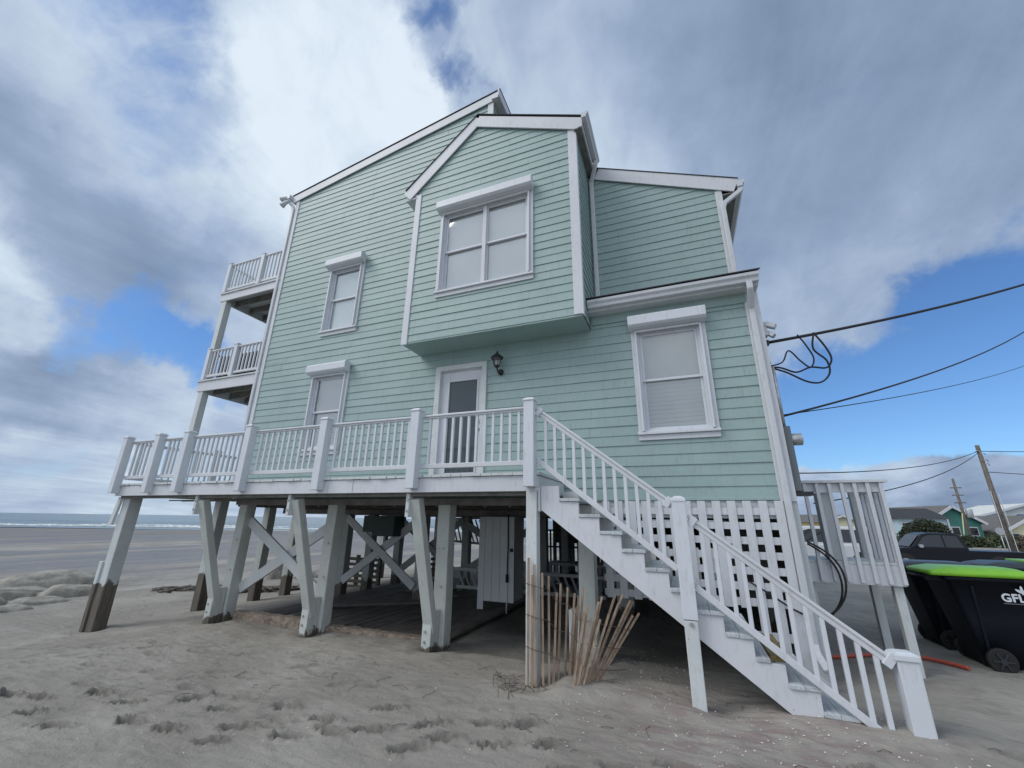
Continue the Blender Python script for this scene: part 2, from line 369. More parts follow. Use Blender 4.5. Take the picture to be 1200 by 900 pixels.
leaf_brown = leafy('brown_foliage', (.05, .04, .03), (.10, .085, .06))
shell_m = plain('shell', (.62, .58, .52), .6, 0, .25, 40)
twig_m = plain('twig', (.10, .07, .05), .8)
bin_m = plain('bin_plastic', (.004, .006, .011), .55, 0, .2, 30); _t = bin_m.node_tree; bin_m.node_tree.nodes['Principled BSDF'].inputs['Specular IOR Level'].default_value = .22
lime = plain('lime_plastic', (.22, .52, .03), .35, 0, .06, 8)
bin_lid_m = plain('charcoal_plastic', (.03, .04, .045), .35, 0, .1, 8)
logo_m = plain('logo_white', (.62, .66, .70), .6)
hose_m = plain('orange_hose', (.42, .075, .045), .45)
carw = plain('white_car_paint', (.62, .64, .66), .25); carb = plain('black_car_paint', (.004, .005, .010), .3); carb.node_tree.nodes['Principled BSDF'].inputs['Specular IOR Level'].default_value = .3
red_l = plain('red_lamp_lens', (.22, .01, .015), .25)
yellow_m = plain('yellow_guard', (.55, .50, .26), .6)
brass = plain('door_brass', (.45, .42, .38), .3, .9)

# ================================================================== terrain
prints = [(-6.26,-3.37),(-5.52,-3.5),(-5.55,-3.0),(-5.03,-3.08),(-5.91,-3.3),(-5.01,-3.56),(-4.52,-3.29),(-4.04,-3.27),(-4.02,-2.85),(-4.53,-2.77),
          (-3.54,-3.05),(-3.51,-2.62),(-2.97,-2.69),(-3.02,-3.03),(-2.49,-2.71),(-3.52,-3.28),(-2.80,-2.84),(-2.1,-2.44),(-2.61,-2.32),(-1.68,-2.25),
          (-1.38,-2.15),(-1.13,-2.39),(-1.51,-2.56),(-2.06,-2.84),(-1.9,-2.6),(-0.6,-2.5),(-.2,-2.35),(.3,-2.2),(.9,-1.95),(-.9,-2.7)]
for k in range(70):
    prints.append((random.uniform(-9.5, -3.2), random.uniform(-3.0, -1.5)))
for k in range(26):
    prints.append((random.uniform(1.8, 4.5), random.uniform(-1.6, 1.2)))
PR = []
for i, (a, b) in enumerate(prints):
    PR.append((a, b, random.uniform(-.6, .6)+.45, random.uniform(.10, .13), random.uniform(.042, .058), random.uniform(.036, .055) if i < 30 else random.uniform(.008, .018)))
cellsP = {}
for q in PR:
    for ix in range(int(math.floor(q[0]*2))-1, int(math.floor(q[0]*2))+2):
        for iy in range(int(math.floor(q[1]*2))-1, int(math.floor(q[1]*2))+2):
            cellsP.setdefault((ix, iy), []).append(q)
def hz(x, y, fine=False, want=False):
    z = -.09*sstep(-2, -6, x) - .24*sstep(-7, -10.4, x)
    z += .03*noise.noise((x*.35, y*.35, 2.0)) + .012*noise.noise((x*1.1, y*1.1, 5.0))
    # berm edge towards the sea
    e_ = -.85*x + .53*y - 12.8 + .9*noise.noise((x*.25, y*.25, 9.0)) + .25*noise.noise((x*1.3, y*1.3, 3.0))
    mask = sstep(4, -6, x - y*.12)
    z -= mask*(.28*sstep(0, .9, e_) + .0045*max(0, min(e_, 110)))
    s_ = -.3725*x + .928*(y+6)
    if s_ > 60: z -= mask*sstep(80, 128, s_)*1.9
    # land side: gentle fall to the road
    z -= .22*sstep(4, 17, y)*sstep(-1, 3, x)
    # mound at the stair foot and in front of the fence
    z += .10*sstep(.1, 1.0, x)*math.exp(-((y+1.15)/.55)**2)*sstep(2.6, 1.7, x)
    if -2.2 < x < .8 and -2.6 < y < -.4:
        z += .06*sstep(-1.62, -1.42, y+.07*math.sin(x*3))*sstep(-.5, -.9, y)*sstep(-1.5, -1.2, x)*sstep(.2, -.2, x)
    # scour under the house
    z -= .22*math.exp(-((x+2.6)/1.1)**2-((y-2.2)/1.1)**2) + .10*math.exp(-((x+.3)/.9)**2-((y-1.2)/1.2)**2)
    z -= .03*math.exp(-((x-.0)/.3)**2-((y+1.1)/.3)**2)
    lip = -.62+.10*math.sin(x*2.1)+.06*noise.noise((x*2, 3, 1))
    z -= .06*sstep(lip-.02, lip+.05, y)*sstep(-3.4, -3.1, x)*sstep(-1.5, -1.8, x)
    if -7.5 < x < -3.2 and -.25 < y < 4.1: z = min(z, -.12)
    for (ix, iy) in ((-3.3, -.45), (-5.45, -.45), (-7.6, -.45), (-9.8, -1.15), (-1.63, -1.3), (-1.2, -.3)):
        d2 = (x-ix)**2+(y-iy)**2
        if d2 < 1: z -= .035*math.exp(-d2/.05); z += .02*math.exp(-((math.sqrt(d2)-.36)/.12)**2)
    dark_sand = 0.0  # darker sand: dug by footprints, and also under the house
    if fine:
        z += .010*noise.noise((x*3.1, y*6.2, 1.0)) + .006*noise.noise((x*9, y*17, 4.0)) + .003*noise.noise((x*31, y*40, 8.0))
        for q in cellsP.get((int(math.floor(x*2)), int(math.floor(y*2))), ()):
            dx, dy = x-q[0], y-q[1]; c_, s2 = math.cos(q[2]), math.sin(q[2])
            u_ = (dx*c_+dy*s2)/q[3]; v_ = (-dx*s2+dy*c_)/q[4]; r2 = math.sqrt(u_*u_+v_*v_)
            if r2 < 2.6:
                j = .55*noise.noise((x*24, y*24, 3.3))
                j2 = noise.noise((x*45, y*45, 1.3))
                k_ = sstep(1.15, .65, r2+j*.5)
                z += q[5]*(-.9*k_ + .9*math.exp(-((r2-1.35+j)/.26)**2)*max(0, .45+1.3*j+.5*j2) + .30*j2*sstep(1.9, 1.0, r2))
                dark_sand = max(dark_sand, sstep(1.75, .8, r2+j*.9)*min(1, q[5]/.03))
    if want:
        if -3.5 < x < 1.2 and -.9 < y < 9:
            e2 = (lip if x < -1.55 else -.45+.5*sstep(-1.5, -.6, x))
            dark_sand = max(dark_sand, sstep(e2-.03, e2+.06, y)*(.85+.5*noise.noise((x*1.7, y*1.2, 6)))*sstep(1.2, .6, x))
        return z, dark_sand
    return z
def axis(lo, hi, step, farlo, farhi, g_=1.12):
    v = []; x = lo
    while x <= hi: v.append(x); x += step
    s = step; x = lo; left = []
    while x > farlo: s *= g_; x -= s; left.append(x)
    s = step; x = v[-1]; right = []
    while x < farhi: s *= g_; x += s; right.append(x)
    return left[::-1]+v+right
gx = axis(-7.2, 3.0, .021, -9000, 9000, 1.04); gy = axis(-4.3, -1.2, .019, -3000, 12000, 1.04)
vs, fs, dg_ = [], [], []
for y in gy:
    for x in gx:
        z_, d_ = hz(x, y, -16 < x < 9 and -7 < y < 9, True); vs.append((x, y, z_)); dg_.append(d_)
nx = len(gx)
for j in range(len(gy)-1):
    for i in range(nx-1): fs.append((j*nx+i, j*nx+i+1, (j+1)*nx+i+1, (j+1)*nx+i))
m = MB(); m.v = vs; m.f = fs; m.smooth = [True]*len(fs)
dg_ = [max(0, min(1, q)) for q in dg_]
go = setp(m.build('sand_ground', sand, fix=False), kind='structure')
at_ = go.data.attributes.new('dark_sand', 'FLOAT', 'POINT'); at_.data.foreach_set('value', dg_)
# sea
ax_ = Vector((.928, .3725, 0)); ay_ = Vector((-.3725, .928, 0))
vs, fs = [], []; us = [-900+i*14 for i in range(70)]; ss = [92+i*1.3 for i in range(80)]+[200*1.25**i for i in range(24)]
us = [-20000, -8000, -3000]+us+[1500, 5000]
for s_ in ss:
    for u_ in us:
        h = 0
        if s_ < 196: h = .22*max(0, math.sin(s_*.32+1.3*noise.noise((u_*.01, 0, 1))+1.2*noise.noise((u_*.04, s_*.02, 4))))**3*sstep(100, 112, s_)
        p_ = ax_*u_ + ay_*s_; vs.append((p_.x, p_.y-6, -1.26+h))
nx = len(us)
for j in range(len(ss)-1):
    for i in range(nx-1): fs.append((j*nx+i, j*nx+i+1, (j+1)*nx+i+1, (j+1)*nx+i))
m = MB(); m.v = vs; m.f = fs; m.smooth = [True]*len(fs); setp(m.build('sea_water', water, fix=False), kind='structure')
m = MB()
for (s0, wd, th) in ((104.5, 1.0, .05), (108, 2.0, .35), (113, 1.5, .10), (120, 1.4, .4)):
    for k in range(150):
        u0 = -260+k*2.2
        n_ = noise.noise((u0*.035, s0*.7, 2)); n2_ = noise.noise(((u0+2.2)*.035, s0*.7, 2))
        if th > .2 and s0 > 112 and n_ < -.02: continue
        def q(u_, s_, z_): p_ = ax_*u_+ay_*s_; return (p_.x, p_.y-6, z_)
        h0 = th*(.6+.8*abs(noise.noise((u0*.11, s0, 7)))); h1 = th*(.6+.8*abs(noise.noise(((u0+2.2)*.11, s0, 7))))
        o0, o1 = 5*n_, 5*n2_
        m.add([q(u0, s0+o0, -1.2), q(u0+2.2, s0+o1, -1.2), q(u0+2.2, s0+o1+wd*.5, -1.2+h1), q(u0, s0+o0+wd*.5, -1.2+h0), q(u0+2.2, s0+o1+wd, -1.25), q(u0, s0+o0+wd, -1.25)],
              [(0, 1, 2, 3), (3, 2, 4, 5)], True)
setp(m.build('surf_foam', foam, fix=False), 'white breaking surf along the edge of the sea', 'surf', kind='stuff')

# ================================================================== the house
H = thing('beach_house', 'three-storey mint green clapboard beach house raised on white piles', 'house', (-3.6, 0, -.15))
EXP = .1435
rs = random.Random(3)
def split_rects(poly, holes):
    polys = [poly]
    for (a0, a1, b0, b1) in holes:
        out = []
        for P in polys:
            for part in (clip(P, 0, a0, -1), clip(P, 0, a1, 1)): 
                if len(part) > 2: out.append(part)
            midp = clip(clip(P, 0, a0, 1), 0, a1, -1)
            for part in (clip(midp, 1, b0, -1), clip(midp, 1, b1, 1)):
                if len(part) > 2: out.append(part)
        polys = out
    return polys
def clip(P, ax, v, sgn):   # keep sgn*(p[ax]-v) >= 0
    out = []
    for i in range(len(P)):
        a, b = P[i], P[(i+1) % len(P)]; da, db = sgn*(a[ax]-v), sgn*(b[ax]-v)
        if da >= -1e-9: out.append(a)
        if (da > 1e-9 and db < -1e-9) or (da < -1e-9 and db > 1e-9):
            t = da/(da-db); out.append((a[0]+(b[0]-a[0])*t, a[1]+(b[1]-a[1])*t))
    return out
def siding(name, poly, plane, mat, parent, holes=(), face='-y', lo=None):
    m = MB()
    def P3(a, z, off): return (a, plane-off, z) if face == '-y' else (plane+off, a, z)
    tone = []
    zs = [p[1] for p in poly]; k0 = int(math.floor(min(zs)/EXP)); k1 = int(math.ceil(max(zs)/EXP))
    base = min(zs)
    for P in split_rects(poly, holes):
        m.add([P3(a, z, 0) for a, z in P], [tuple(range(len(P)))])
        for k in range(k0-1, k1+1):
            z0 = k*EXP+.04; z1 = z0+EXP
            S = clip(clip(P, 1, z0, 1), 1, z1, -1)
            if len(S) < 3: continue
            lo_, hi_ = min(a for a, z in S), max(a for a, z in S)
            cuts = [lo_-1]; c_ = lo_+rs.uniform(.4, 3.6)
            while c_ < hi_-.25: cuts.append(c_); c_ += 3.66
            cuts.append(hi_+1)
            for q0, q1 in zip(cuts[:-1], cuts[1:]):
                S2 = clip(clip(S, 0, q0+.0015, 1), 0, q1-.0015, -1)
                if len(S2) < 3: continue
                o_ = .017+rs.uniform(-.0015, .0025); tone.append((len(m.f), rs.random()))
                m.add([P3(a, z, o_-.011*(z-z0)/EXP) for a, z in S2], [tuple(range(len(S2)))])
                bot = [a for a, z in S2 if abs(z-z0) < 1e-6]
                if len(bot) > 1: m.add([P3(min(bot), z0, o_), P3(max(bot), z0, o_), P3(max(bot), z0, .002), P3(min(bot), z0, .002)], [(0, 1, 2, 3)])
    ob = m.build(name, mat, parent, fix=False)
    vals = [.5]*len(m.f); cur = .5; tl = dict(tone)
    for i in range(len(m.f)):
        if i in tl: cur = tl[i]
        vals[i] = cur
    at = ob.data.attributes.new('board_tone', 'FLOAT', 'FACE'); at.data.foreach_set('value', vals)
    return ob
rake = lambda x: 9.36+.17*(x+8.45)
WIN = {'a': (-6.76, -5.96, 5.38, 6.86), 'b': (-6.76, -5.96, 2.85, 4.33), 'r': (-.38, .48, 2.80, 4.32), 'd': (-3.76, -2.95, 2.14, 4.10)}
siding('wall', [(-8.45, 1.91), (1.25, 1.91), (1.25, 4.8), (-2.95, 4.8), (-2.95, 4.81), (-8.45, 4.81)], 0, mint, H, [WIN['b'], WIN['r'], WIN['d']])
siding('wall', [(-8.45, 4.81), (-2.95, 4.81), (-2.95, rake(-2.95)), (-8.45, rake(-8.45))], 0, mint, H, [WIN['a']])
siding('bay_front_wall', [(-4.25, 4.5), (-1.08, 4.5), (-1.08, 8.13), (-2.95, 9.0), (-4.25, 7.80)], -.56, mint, H, [(-3.56, -1.92, 5.38, 6.98)])
siding('bay_side_wall', [(-.56, 4.5), (.5, 4.5), (.5, 8.05), (-.56, 8.05)], -1.08, mint, H, face='+x')
siding('upper_wall', [(-1.08, 4.95), (1.13, 4.95), (1.13, 6.97), (-1.08, 7.99)], .5, mint, H)
siding('tower_side_wall', [(0, 8.6), (9, 8.6), (9, 10.3), (0, 10.3)], -2.95, mint, H, face='+x')
# hidden faces of the shell
siding('rear_wall', [(0, 1.91), (9, 1.91), (9, 4.9), (0, 4.9)], 1.25, mint, H, face='+x')
m = MB(); m.add([(-8.45, 0, 1.91), (-8.45, 9, 1.91), (-8.45, 9, 9.36), (-8.45, 0, 9.36)], [(0, 1, 2, 3)])
m.add([(-8.45, 9, 1.91), (1.25, 9, 1.91), (1.25, 9, 4.9), (1.13, 9, 6.9), (-2.95, 9, 8.8), (-2.95, 9, 10.3), (-8.45, 9, 9.36)], [tuple(range(7))])
m.add([(1.13, .5, 4.9), (1.13, 9, 4.9), (1.13, 9, 6.9), (1.13, .5, 6.9)], [(0, 1, 2, 3)])
m.add([(-4.25, -.56, 4.5), (-4.25, 0, 4.5), (-4.25, 0, 7.62), (-4.25, -.56, 7.62)], [(0, 1, 2, 3)]); m.build('seaward_wall', mint, H)
m = MB(); m.box(-4.25, -1.08, -.57, -.002, 4.47, 4.498); m.build('bay_soffit', mint_soffit, H)
m = MB(); m.box(-8.44, 1.24, .01, 8.99, 1.895, 1.92); m.build('underfloor', underfloor, H)
# inner room partitions behind windows, coloured dark so the openings look into unlit rooms
m = MB(); m.box(-8.4, -3.0, 1.2, 1.22, 1.95, 9.2); m.box(-3.0, 1.2, 1.2, 1.22, 1.95, 4.7); m.box(-4.2, -1.1, -.1, -.08, 4.55, 7.5); m.build('room_partition', dark_int, H)
# roofs
def slab(mb, pts, t):   # pts: 4 corners of top surface
    a = [Vector(p) for p in pts]; b = [p-Vector((0, 0, t)) for p in a]
    mb.add(a+b, [(0, 1, 2, 3), (7, 6, 5, 4), (0, 4, 5, 1), (1, 5, 6, 2), (2, 6, 7, 3), (3, 7, 4, 0)])
m = MB(); slab(m, [(-8.62, -.07, 9.555), (-2.76, -.07, 10.545), (-2.76, 9.2, 10.545), (-8.62, 9.2, 9.555)], .018); m.build('upper_roof', shingle, H)
pr = lambda x: 8.30-.459*(x+.94)
m = MB(); slab(m, [(-2.95, .435, pr(-2.95)-.13), (1.42, .435, pr(1.42)-.13), (1.42, 9.2, pr(1.42)-.13), (-2.95, 9.2, pr(-2.95)-.13)], .018)
slab(m, [(-2.97, -.635, pr(-2.97)), (-.9, -.635, pr(-.9)), (-.9, .433, pr(-.9)), (-2.97, .433, pr(-2.97))], .018)
slab(m, [(-4.52, -.635, 7.86), (-2.973, -.635, pr(-2.97)), (-2.973, -.003, pr(-2.97)), (-4.52, -.003, 7.86)], .018); m.build('lower_roof', shingle, H)
m = MB(); slab(m, [(-1.07, -.33, 4.885), (1.30, -.33, 4.885), (1.30, .495, 5.22), (-1.07, .495, 5.22)], .016); m.build('pent_roof', shingle, H)
# rake boards and fascias
def board(name, p, q, h, t, mat=white, upv=(0, 0, 1), bevel=.004, parent=H):
    return MB().beam(p, q, t, h, upv).build(name, mat, parent, bevel=bevel)
board('rake_board', (-8.60, -.045, 9.41), (-2.80, -.045, 10.395), .21, .025)
m = MB(); m.box(-2.79, -2.765, -.13, 9.2, 10.28, 10.50); m.build('eave_fascia', white, H)
m = MB(); m.box(-2.95, -2.79, -.10, 9.2, 10.27, 10.29); m.build('eave_soffit', white_old, H)
board('rake_board', (-2.99, -.608, 9.057), (-.95, -.608, 8.12), .25, .025)
board('rake_board', (-4.48, -.606, 7.69), (-2.955, -.606, 9.113), .25, .025)
m = MB(); m.add([(-4.50, -.60, 7.62), (-4.26, -.60, 7.84), (-4.26, -.56, 7.62)], [(0, 1, 2)]); m.box(-4.50, -4.25, -.60, -.001, 7.60, 7.62); m.build('eave_return', white_old, H)
board('rake_board', (-.90, .458, 8.0), (1.38, .458, 6.953), .25, .025)
m = MB(); m.box(-1.0, -.93, -.65, .33, 8.02, 8.12); m.build('eave_fascia', white, H)
m = MB(); m.box(-1.08, -.95, -.64, .49, 8.0, 8.018); m.box(1.13, 1.36, .47, 9.1, 6.83, 6.85); m.build('eave_soffit', underfloor, H)
# gutters (K-style profile)
def gutter(p, q, parent=H, out=(1, 0), name='gutter'):
    p, q = Vector(p), Vector(q); o = Vector((out[0], out[1], 0)); prof = [(0, 0), (.075, 0), (.085, .045), (.115, .075), (.12, .115), (.108, .115), (.108, .085), (.075, .052), (.068, .012), (.008, .012), (.008, .11), (0, .11)]
    m = MB(); n = len(prof); vs = [p+o*a+Vector((0, 0, b)) for a, b in prof]+[q+o*a+Vector((0, 0, b)) for a, b in prof]
    m.add(vs, [(i, (i+1) % n, (i+1) % n+n, i+n) for i in range(n)])
    for e_ in (0, n): m.add([vs[e_+k] for k in (0, 1, 2, 3, 4, 11)], [tuple(range(6))])
    return m.build(name, gutter_m, parent)
gutter((-.93, -.70, 8.15), (-.93, .40, 8.15)); gutter((1.385, .42, 6.90), (1.385, 9.1, 6.90))
gutter((-1.055, -.20, 4.735), (1.275, -.20, 4.735), out=(0, -1)); gutter((-8.60, -.16, 9.40), (-8.60, 9.1, 9.40), out=(-1, 0))
m = MB(); m.box(-1.07, 1.27, -.20, -.022, 4.70, 4.722); m.build('pent_soffit', white_old, H)
m = MB(); m.box(-1.06, 1.27, -.199, -.18, 4.722, 4.85); m.add([(1.272, -.2, 4.72), (1.272, .495, 4.72), (1.272, .495, 5.18), (1.272, -.2, 4.86)], [(0, 1, 2, 3)]); m.build('pent_fascia', white, H)
m = MB(); m.box(-1.05, 1.13, -.035, -.003, 4.55, 4.70); m.build('frieze_board', mint_soffit, H)
def spout(pts, name='downspout', w_=.075, d_=.055):
    m = MB(); pts = [Vector(p) for p in pts]
    for a, b in zip(pts[:-1], pts[1:]):
        d = (b-a).normalized(); m.beam(a-d*.012, b+d*.012, w_, d_, (0, 1, 0) if abs(d.z) > .3 else (0, 0, 1))
    return m.build(name, gutter_m, H, bevel=.012)
spout([(-.87, .28, 8.17), (-.88, .28, 8.05), (-1.0, .44, 7.80), (-1.0, .455, 7.7), (-1.0, .455, 5.16)])
spout([(1.43, .47, 6.93), (1.43, .46, 6.84), (1.16, .44, 6.64), (1.13, .445, 6.54), (1.13, .45, 5.2)])
spout([(1.155, -.26, 4.74), (1.155, -.26, 4.64), (1.165, -.07, 4.42), (1.165, -.06, 4.36), (1.165, -.06, .38), (1.165, -.10, .30), (1.19, -.30, .20)])
spout([(-8.66, -.10, 9.41), (-8.66, -.10, 9.33), (-8.545, -.05, 9.20), (-8.52, -.04, 9.1), (-8.52, -.04, 2.2)])
# corner boards
def vboard(name, x0, x1, y0, y1, z0, z1, mat=white, parent=H, bev=.004): return MB().box(x0, x1, y0, y1, z0, z1).build(name, mat, parent, bevel=bev)
vboard('corner_board', -8.47, -8.36, -.032, -.001, 1.93, 9.34); vboard('corner_board', 1.10, 1.272, -.032, -.001, 1.86, 4.70)
vboard('corner_board', 1.252, 1.275, .0, .12, 1.86, 4.70)
vboard('corner_board', -1.20, -1.075, -.592, -.562, 4.5, 8.08); vboard('corner_board', -4.27, -4.15, -.592, -.562, 4.46, 7.68)
vboard('corner_board', -1.077, -1.052, -.592, -.50, 4.49, 8.04)
vboard('corner_board', -3.06, -2.93, -.032, -.001, 9.1, rake(-3.0)-.02); vboard('corner_board', 1.05, 1.155, .468, .499, 5.1, 6.94)
vboard('skirt_board', -8.45, 1.10, -.028, -.001, 1.875, 1.912, mint)

# windows
def window(x0, x1, z0, z1, y, n=1, blinds='slat', shutter=True, mull=None, parent=H, casing=.085, sill=True, bd=.10):
    """x0..z1 is the opening; casing around it"""
    m = MB(); c = casing; yo = y-.045; yi = y-.004
    m.box(x0-c, x0, yo, yi, z0-.005, z1+c); m.box(x1, x1+c, yo, yi, z0-.005, z1+c); m.box(x0, x1, yo, yi, z1, z1+c)
    f = m.build('window_frame', white, parent, bevel=.004)
    m = MB(); m.box(x0-c-.01, x1+c+.01, y-.075, yi, z0-.045, z0-.008); m.box(x0-c, x1+c, y-.04, yi, z0-.12, z0-.047); m.build('sill', white, f, bevel=.004)
    m = MB(); jb = .03   # jamb liner
    m.box(x0, x0+jb, y-.02, y+.10, z0, z1); m.box(x1-jb, x1, y-.02, y+.10, z0, z1); m.box(x0+jb, x1-jb, y-.02, y+.10, z1-jb, z1); m.box(x0+jb, x1-jb, y-.02, y+.10, z0, z0+jb)
    m.build('jamb', vinyl, f)
    X0, X1 = x0+jb, x1-jb; Z0, Z1 = z0+jb, z1-jb; step = (X1-X0)/n; zm = (Z0+Z1)/2
    for i in range(n):
        a = X0+i*step+(.02 if i else 0); b = X0+(i+1)*step-(.02 if i < n-1 else 0)
        for (p, q, yy) in ((Z0, zm+.018, y+.035), (zm-.018, Z1, y+.005)):
            s_ = MB(); t = .036
            s_.box(a, a+t, yy, yy+.028, p, q); s_.box(b-t, b, yy, yy+.028, p, q); s_.box(a+t, b-t, yy, yy+.028, p, p+t); s_.box(a+t, b-t, yy, yy+.028, q-t, q)
            so_ = s_.build('sash', vinyl, f, bevel=.003)
            MB().box(a+t, b-t, yy+.012, yy+.017, p+t, q-t).build('pane', glass, f)
        bl_ = MB()
        if blinds == 'slat':
            zz = Z0+.01
            while zz < Z1-.02:
                bl_.beam((a+.01, y+.075, zz), (b-.01, y+.062, zz), .058, .003, (0, .93, .36)); zz += .062
            bl_.build('blind', blind_m if n > 1 else blind_dim, f)
        elif blinds == 'shade':
            bl_.box(a+.004, b-.004, y+.07, y+.074, Z0+.01, Z1); bl_.build('shade', shade_m, f)
    if n > 1:
        vb = MB(); 
        for i in range(1, n): vb.box(X0+i*step-.035, X0+i*step+.035, y-.03, y+.06, z0, z1)
        vb.build('mullion', white, f, bevel=.004)
    m = MB(); m.box(X0, X1, y+.17, y+.175, z0, z1); m.build('dark_backing', dark_int, f)  # dark sheet stands in for the unlit room behind the window
    if shutter:
        s_ = MB(); e0, e1 = x0-c-.02, x1+c+.02; zb = z1-.01
        s_.prism([(y-.05, zb+.02), (y-.17, zb+.045), (y-.205, zb+.075), (y-.205, zb+.20), (y-.19, zb+.225), (y-.05, zb+.235)], 'x', e0, e1)
        s_.build('shutter_box', vinyl, f, bevel=.005)
        for (ra, rb) in ((x0-.03, x0-.002), (x1+.002, x1+.03)): MB().box(ra, rb, y-.085, y-.046, z0, zb+.02).build('shutter_rail', vinyl, f, bevel=.003)
        b_ = MB(); b_.box(x0, x1, y-.085, y-.07, zb-.012, zb+.02); b_.build('shutter_slat', vinyl, f)
    return f
window(*WIN['a'], 0, 1, 'shade'); window(*WIN['b'], 0, 1, 'slat'); window(*WIN['r'], 0, 1, 'slat')
window(-3.56, -1.92, 5.38, 6.98, -.56, 2, 'slat')
# door
m = MB(); m.box(-3.86, -3.76, -.045, -.003, 2.13, 4.19); m.box(-2.95, -2.86, -.045, -.003, 2.13, 4.19); m.box(-3.76, -2.95, -.045, -.003, 4.10, 4.19)
m.box(-3.775, -3.755, -.003, .09, 2.15, 4.10); m.box(-2.955, -2.935, -.003, .09, 2.15, 4.10); m.box(-3.755, -2.955, -.003, .09, 4.085, 4.105)
DF = m.build('door_frame', white_old, H, bevel=.005)
m = MB(); m.box(-3.76, -3.60, .03, .07, 2.16, 4.09); m.box(-3.06, -2.95, .03, .07, 2.16, 4.09); m.box(-3.60, -3.06, .03, .07, 3.90, 4.09); m.box(-3.60, -3.06, .03, .07, 2.16, 2.32)
D_ = m.build('door', white, H, bevel=.006)
m = MB(); m.box(-3.63, -3.60, .018, .032, 2.29, 3.93); m.box(-3.06, -3.03, .018, .032, 2.29, 3.93); m.box(-3.60, -3.06, .018, .032, 3.90, 3.93); m.box(-3.60, -3.06, .018, .032, 2.29, 2.32); m.build('glazing_bead', white, D_, bevel=.004)
m = MB(); m.box(-3.60, -3.06, .045, .05, 2.32, 3.90); m.build('pane', plain('door_glass', (.055, .072, .08), .08), D_)
m = MB(); m.cyl((-3.0, .0, 3.02), (0, 1, 0), .022, .06, 12); m.cyl((-3.0, -.035, 3.02), (0, 1, 0), .03, .035, 14); m.cyl((-3.0, .015, 3.16), (0, 1, 0), .026, .03, 12); m.build('handle', brass, D_)
m = MB(); m.box(-3.86, -2.86, -.06, .08, 2.125, 2.15); m.build('threshold', steel, D_)

# girders and joists below the floor
m = MB()
for y in (-.42, -.18): m.box(-7.75, -1.1, y-.018, y+.018, 1.80, 1.893); m.box(-9.75, -7.76, y-.018, y+.018, 1.872, 1.893)
for y in (2.28, 2.52, 4.38, 4.62, 6.48, 6.72, 8.6): m.box(-9.68, 1.2, y-.022, y+.022, 1.68, 1.893)
m.build('girder', underfloor, H)
m = MB(); x = -8.3
while x < 1.2: m.box(x-.02, x+.02, .02, 8.9, 1.78, 1.893); x += .42
m.build('floor_joist', underfloor, H)
m = MB(); m.box(-1.55, 1.09, .0, .03, 1.66, 1.872); m.build('rim_board', white_old, H, bevel=.004)
# piles of the house
def pile(x, y, z0, z1, s, mat, parent, name='pile', bev=.012):
    m = MB(); n = 7; h = s/2; rings = []
    ph = random.random()*10
    for i in range(n+1):
        z = z0+(z1-z0)*i/n; r_ = h*(1+.02*math.sin(ph+i*1.7)); dx = .008*math.sin(ph*2+i)
        rings.append([(x-r_+dx, y-r_, z), (x+r_+dx, y-r_, z), (x+r_+dx, y+r_, z), (x-r_+dx, y+r_, z)])
    vs = [v for r_ in rings for v in r_]; fs = [(0, 3, 2, 1), tuple(4*n+k for k in range(4))]
    for i in range(n):
        for k in range(4): fs.append((i*4+k, i*4+(k+1) % 4, (i+1)*4+(k+1) % 4, (i+1)*4+k))
    m.add(vs, fs); return m.build(name, mat, parent, bevel=bev)
front = [-7.6, -5.45, -3.3, -1.2]
for x in front: pile(x, -.30, -1.2, 1.893, .20, white_pile, H)
m = MB(); m.box(1.095, 1.275, .0, .19, -1, 1.87); m.build('pile', white_old, H, bevel=.012)
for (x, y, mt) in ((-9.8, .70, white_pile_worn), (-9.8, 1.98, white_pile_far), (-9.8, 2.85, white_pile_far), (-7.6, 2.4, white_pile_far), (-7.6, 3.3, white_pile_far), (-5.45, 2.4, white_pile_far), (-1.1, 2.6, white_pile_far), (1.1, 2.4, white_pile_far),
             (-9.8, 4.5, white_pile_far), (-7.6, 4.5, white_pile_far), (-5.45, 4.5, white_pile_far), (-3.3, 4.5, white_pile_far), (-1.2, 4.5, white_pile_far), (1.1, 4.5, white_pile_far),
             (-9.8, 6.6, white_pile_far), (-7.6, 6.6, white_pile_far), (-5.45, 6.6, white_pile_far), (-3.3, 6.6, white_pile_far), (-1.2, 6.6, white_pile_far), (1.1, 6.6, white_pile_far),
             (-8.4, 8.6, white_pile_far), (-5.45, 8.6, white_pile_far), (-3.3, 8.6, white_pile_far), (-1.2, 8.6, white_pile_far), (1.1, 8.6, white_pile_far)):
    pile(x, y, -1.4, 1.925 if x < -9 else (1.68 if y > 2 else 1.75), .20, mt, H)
m = MB(); y = .25
while y < 8.3: m.box(1.212, 1.235, y, y+.135, -.4, 1.87); y += .14
m.build('light_block_boards', plank_m, H)  # unseen boards added to keep light out behind the lattice
# a sistered stub on the front right pile and the scoured pile sleeve behind the stairs
m = MB(); m.box(-1.46, -1.32, -.36, -.22, -.5, .55); m.build('pile_stub', white_old, H, bevel=.01)
m = MB(); m.frus((-1.24, -1.0, 2.45, 2.72, .02), (-1.27, -.97, 2.42, 2.75, .12)); m.frus((-1.27, -.97, 2.42, 2.75, .12), (-1.27, -.97, 2.42, 2.75, 1.6)); m.build('pile_sleeve', white_pile_far, H, bevel=.02)
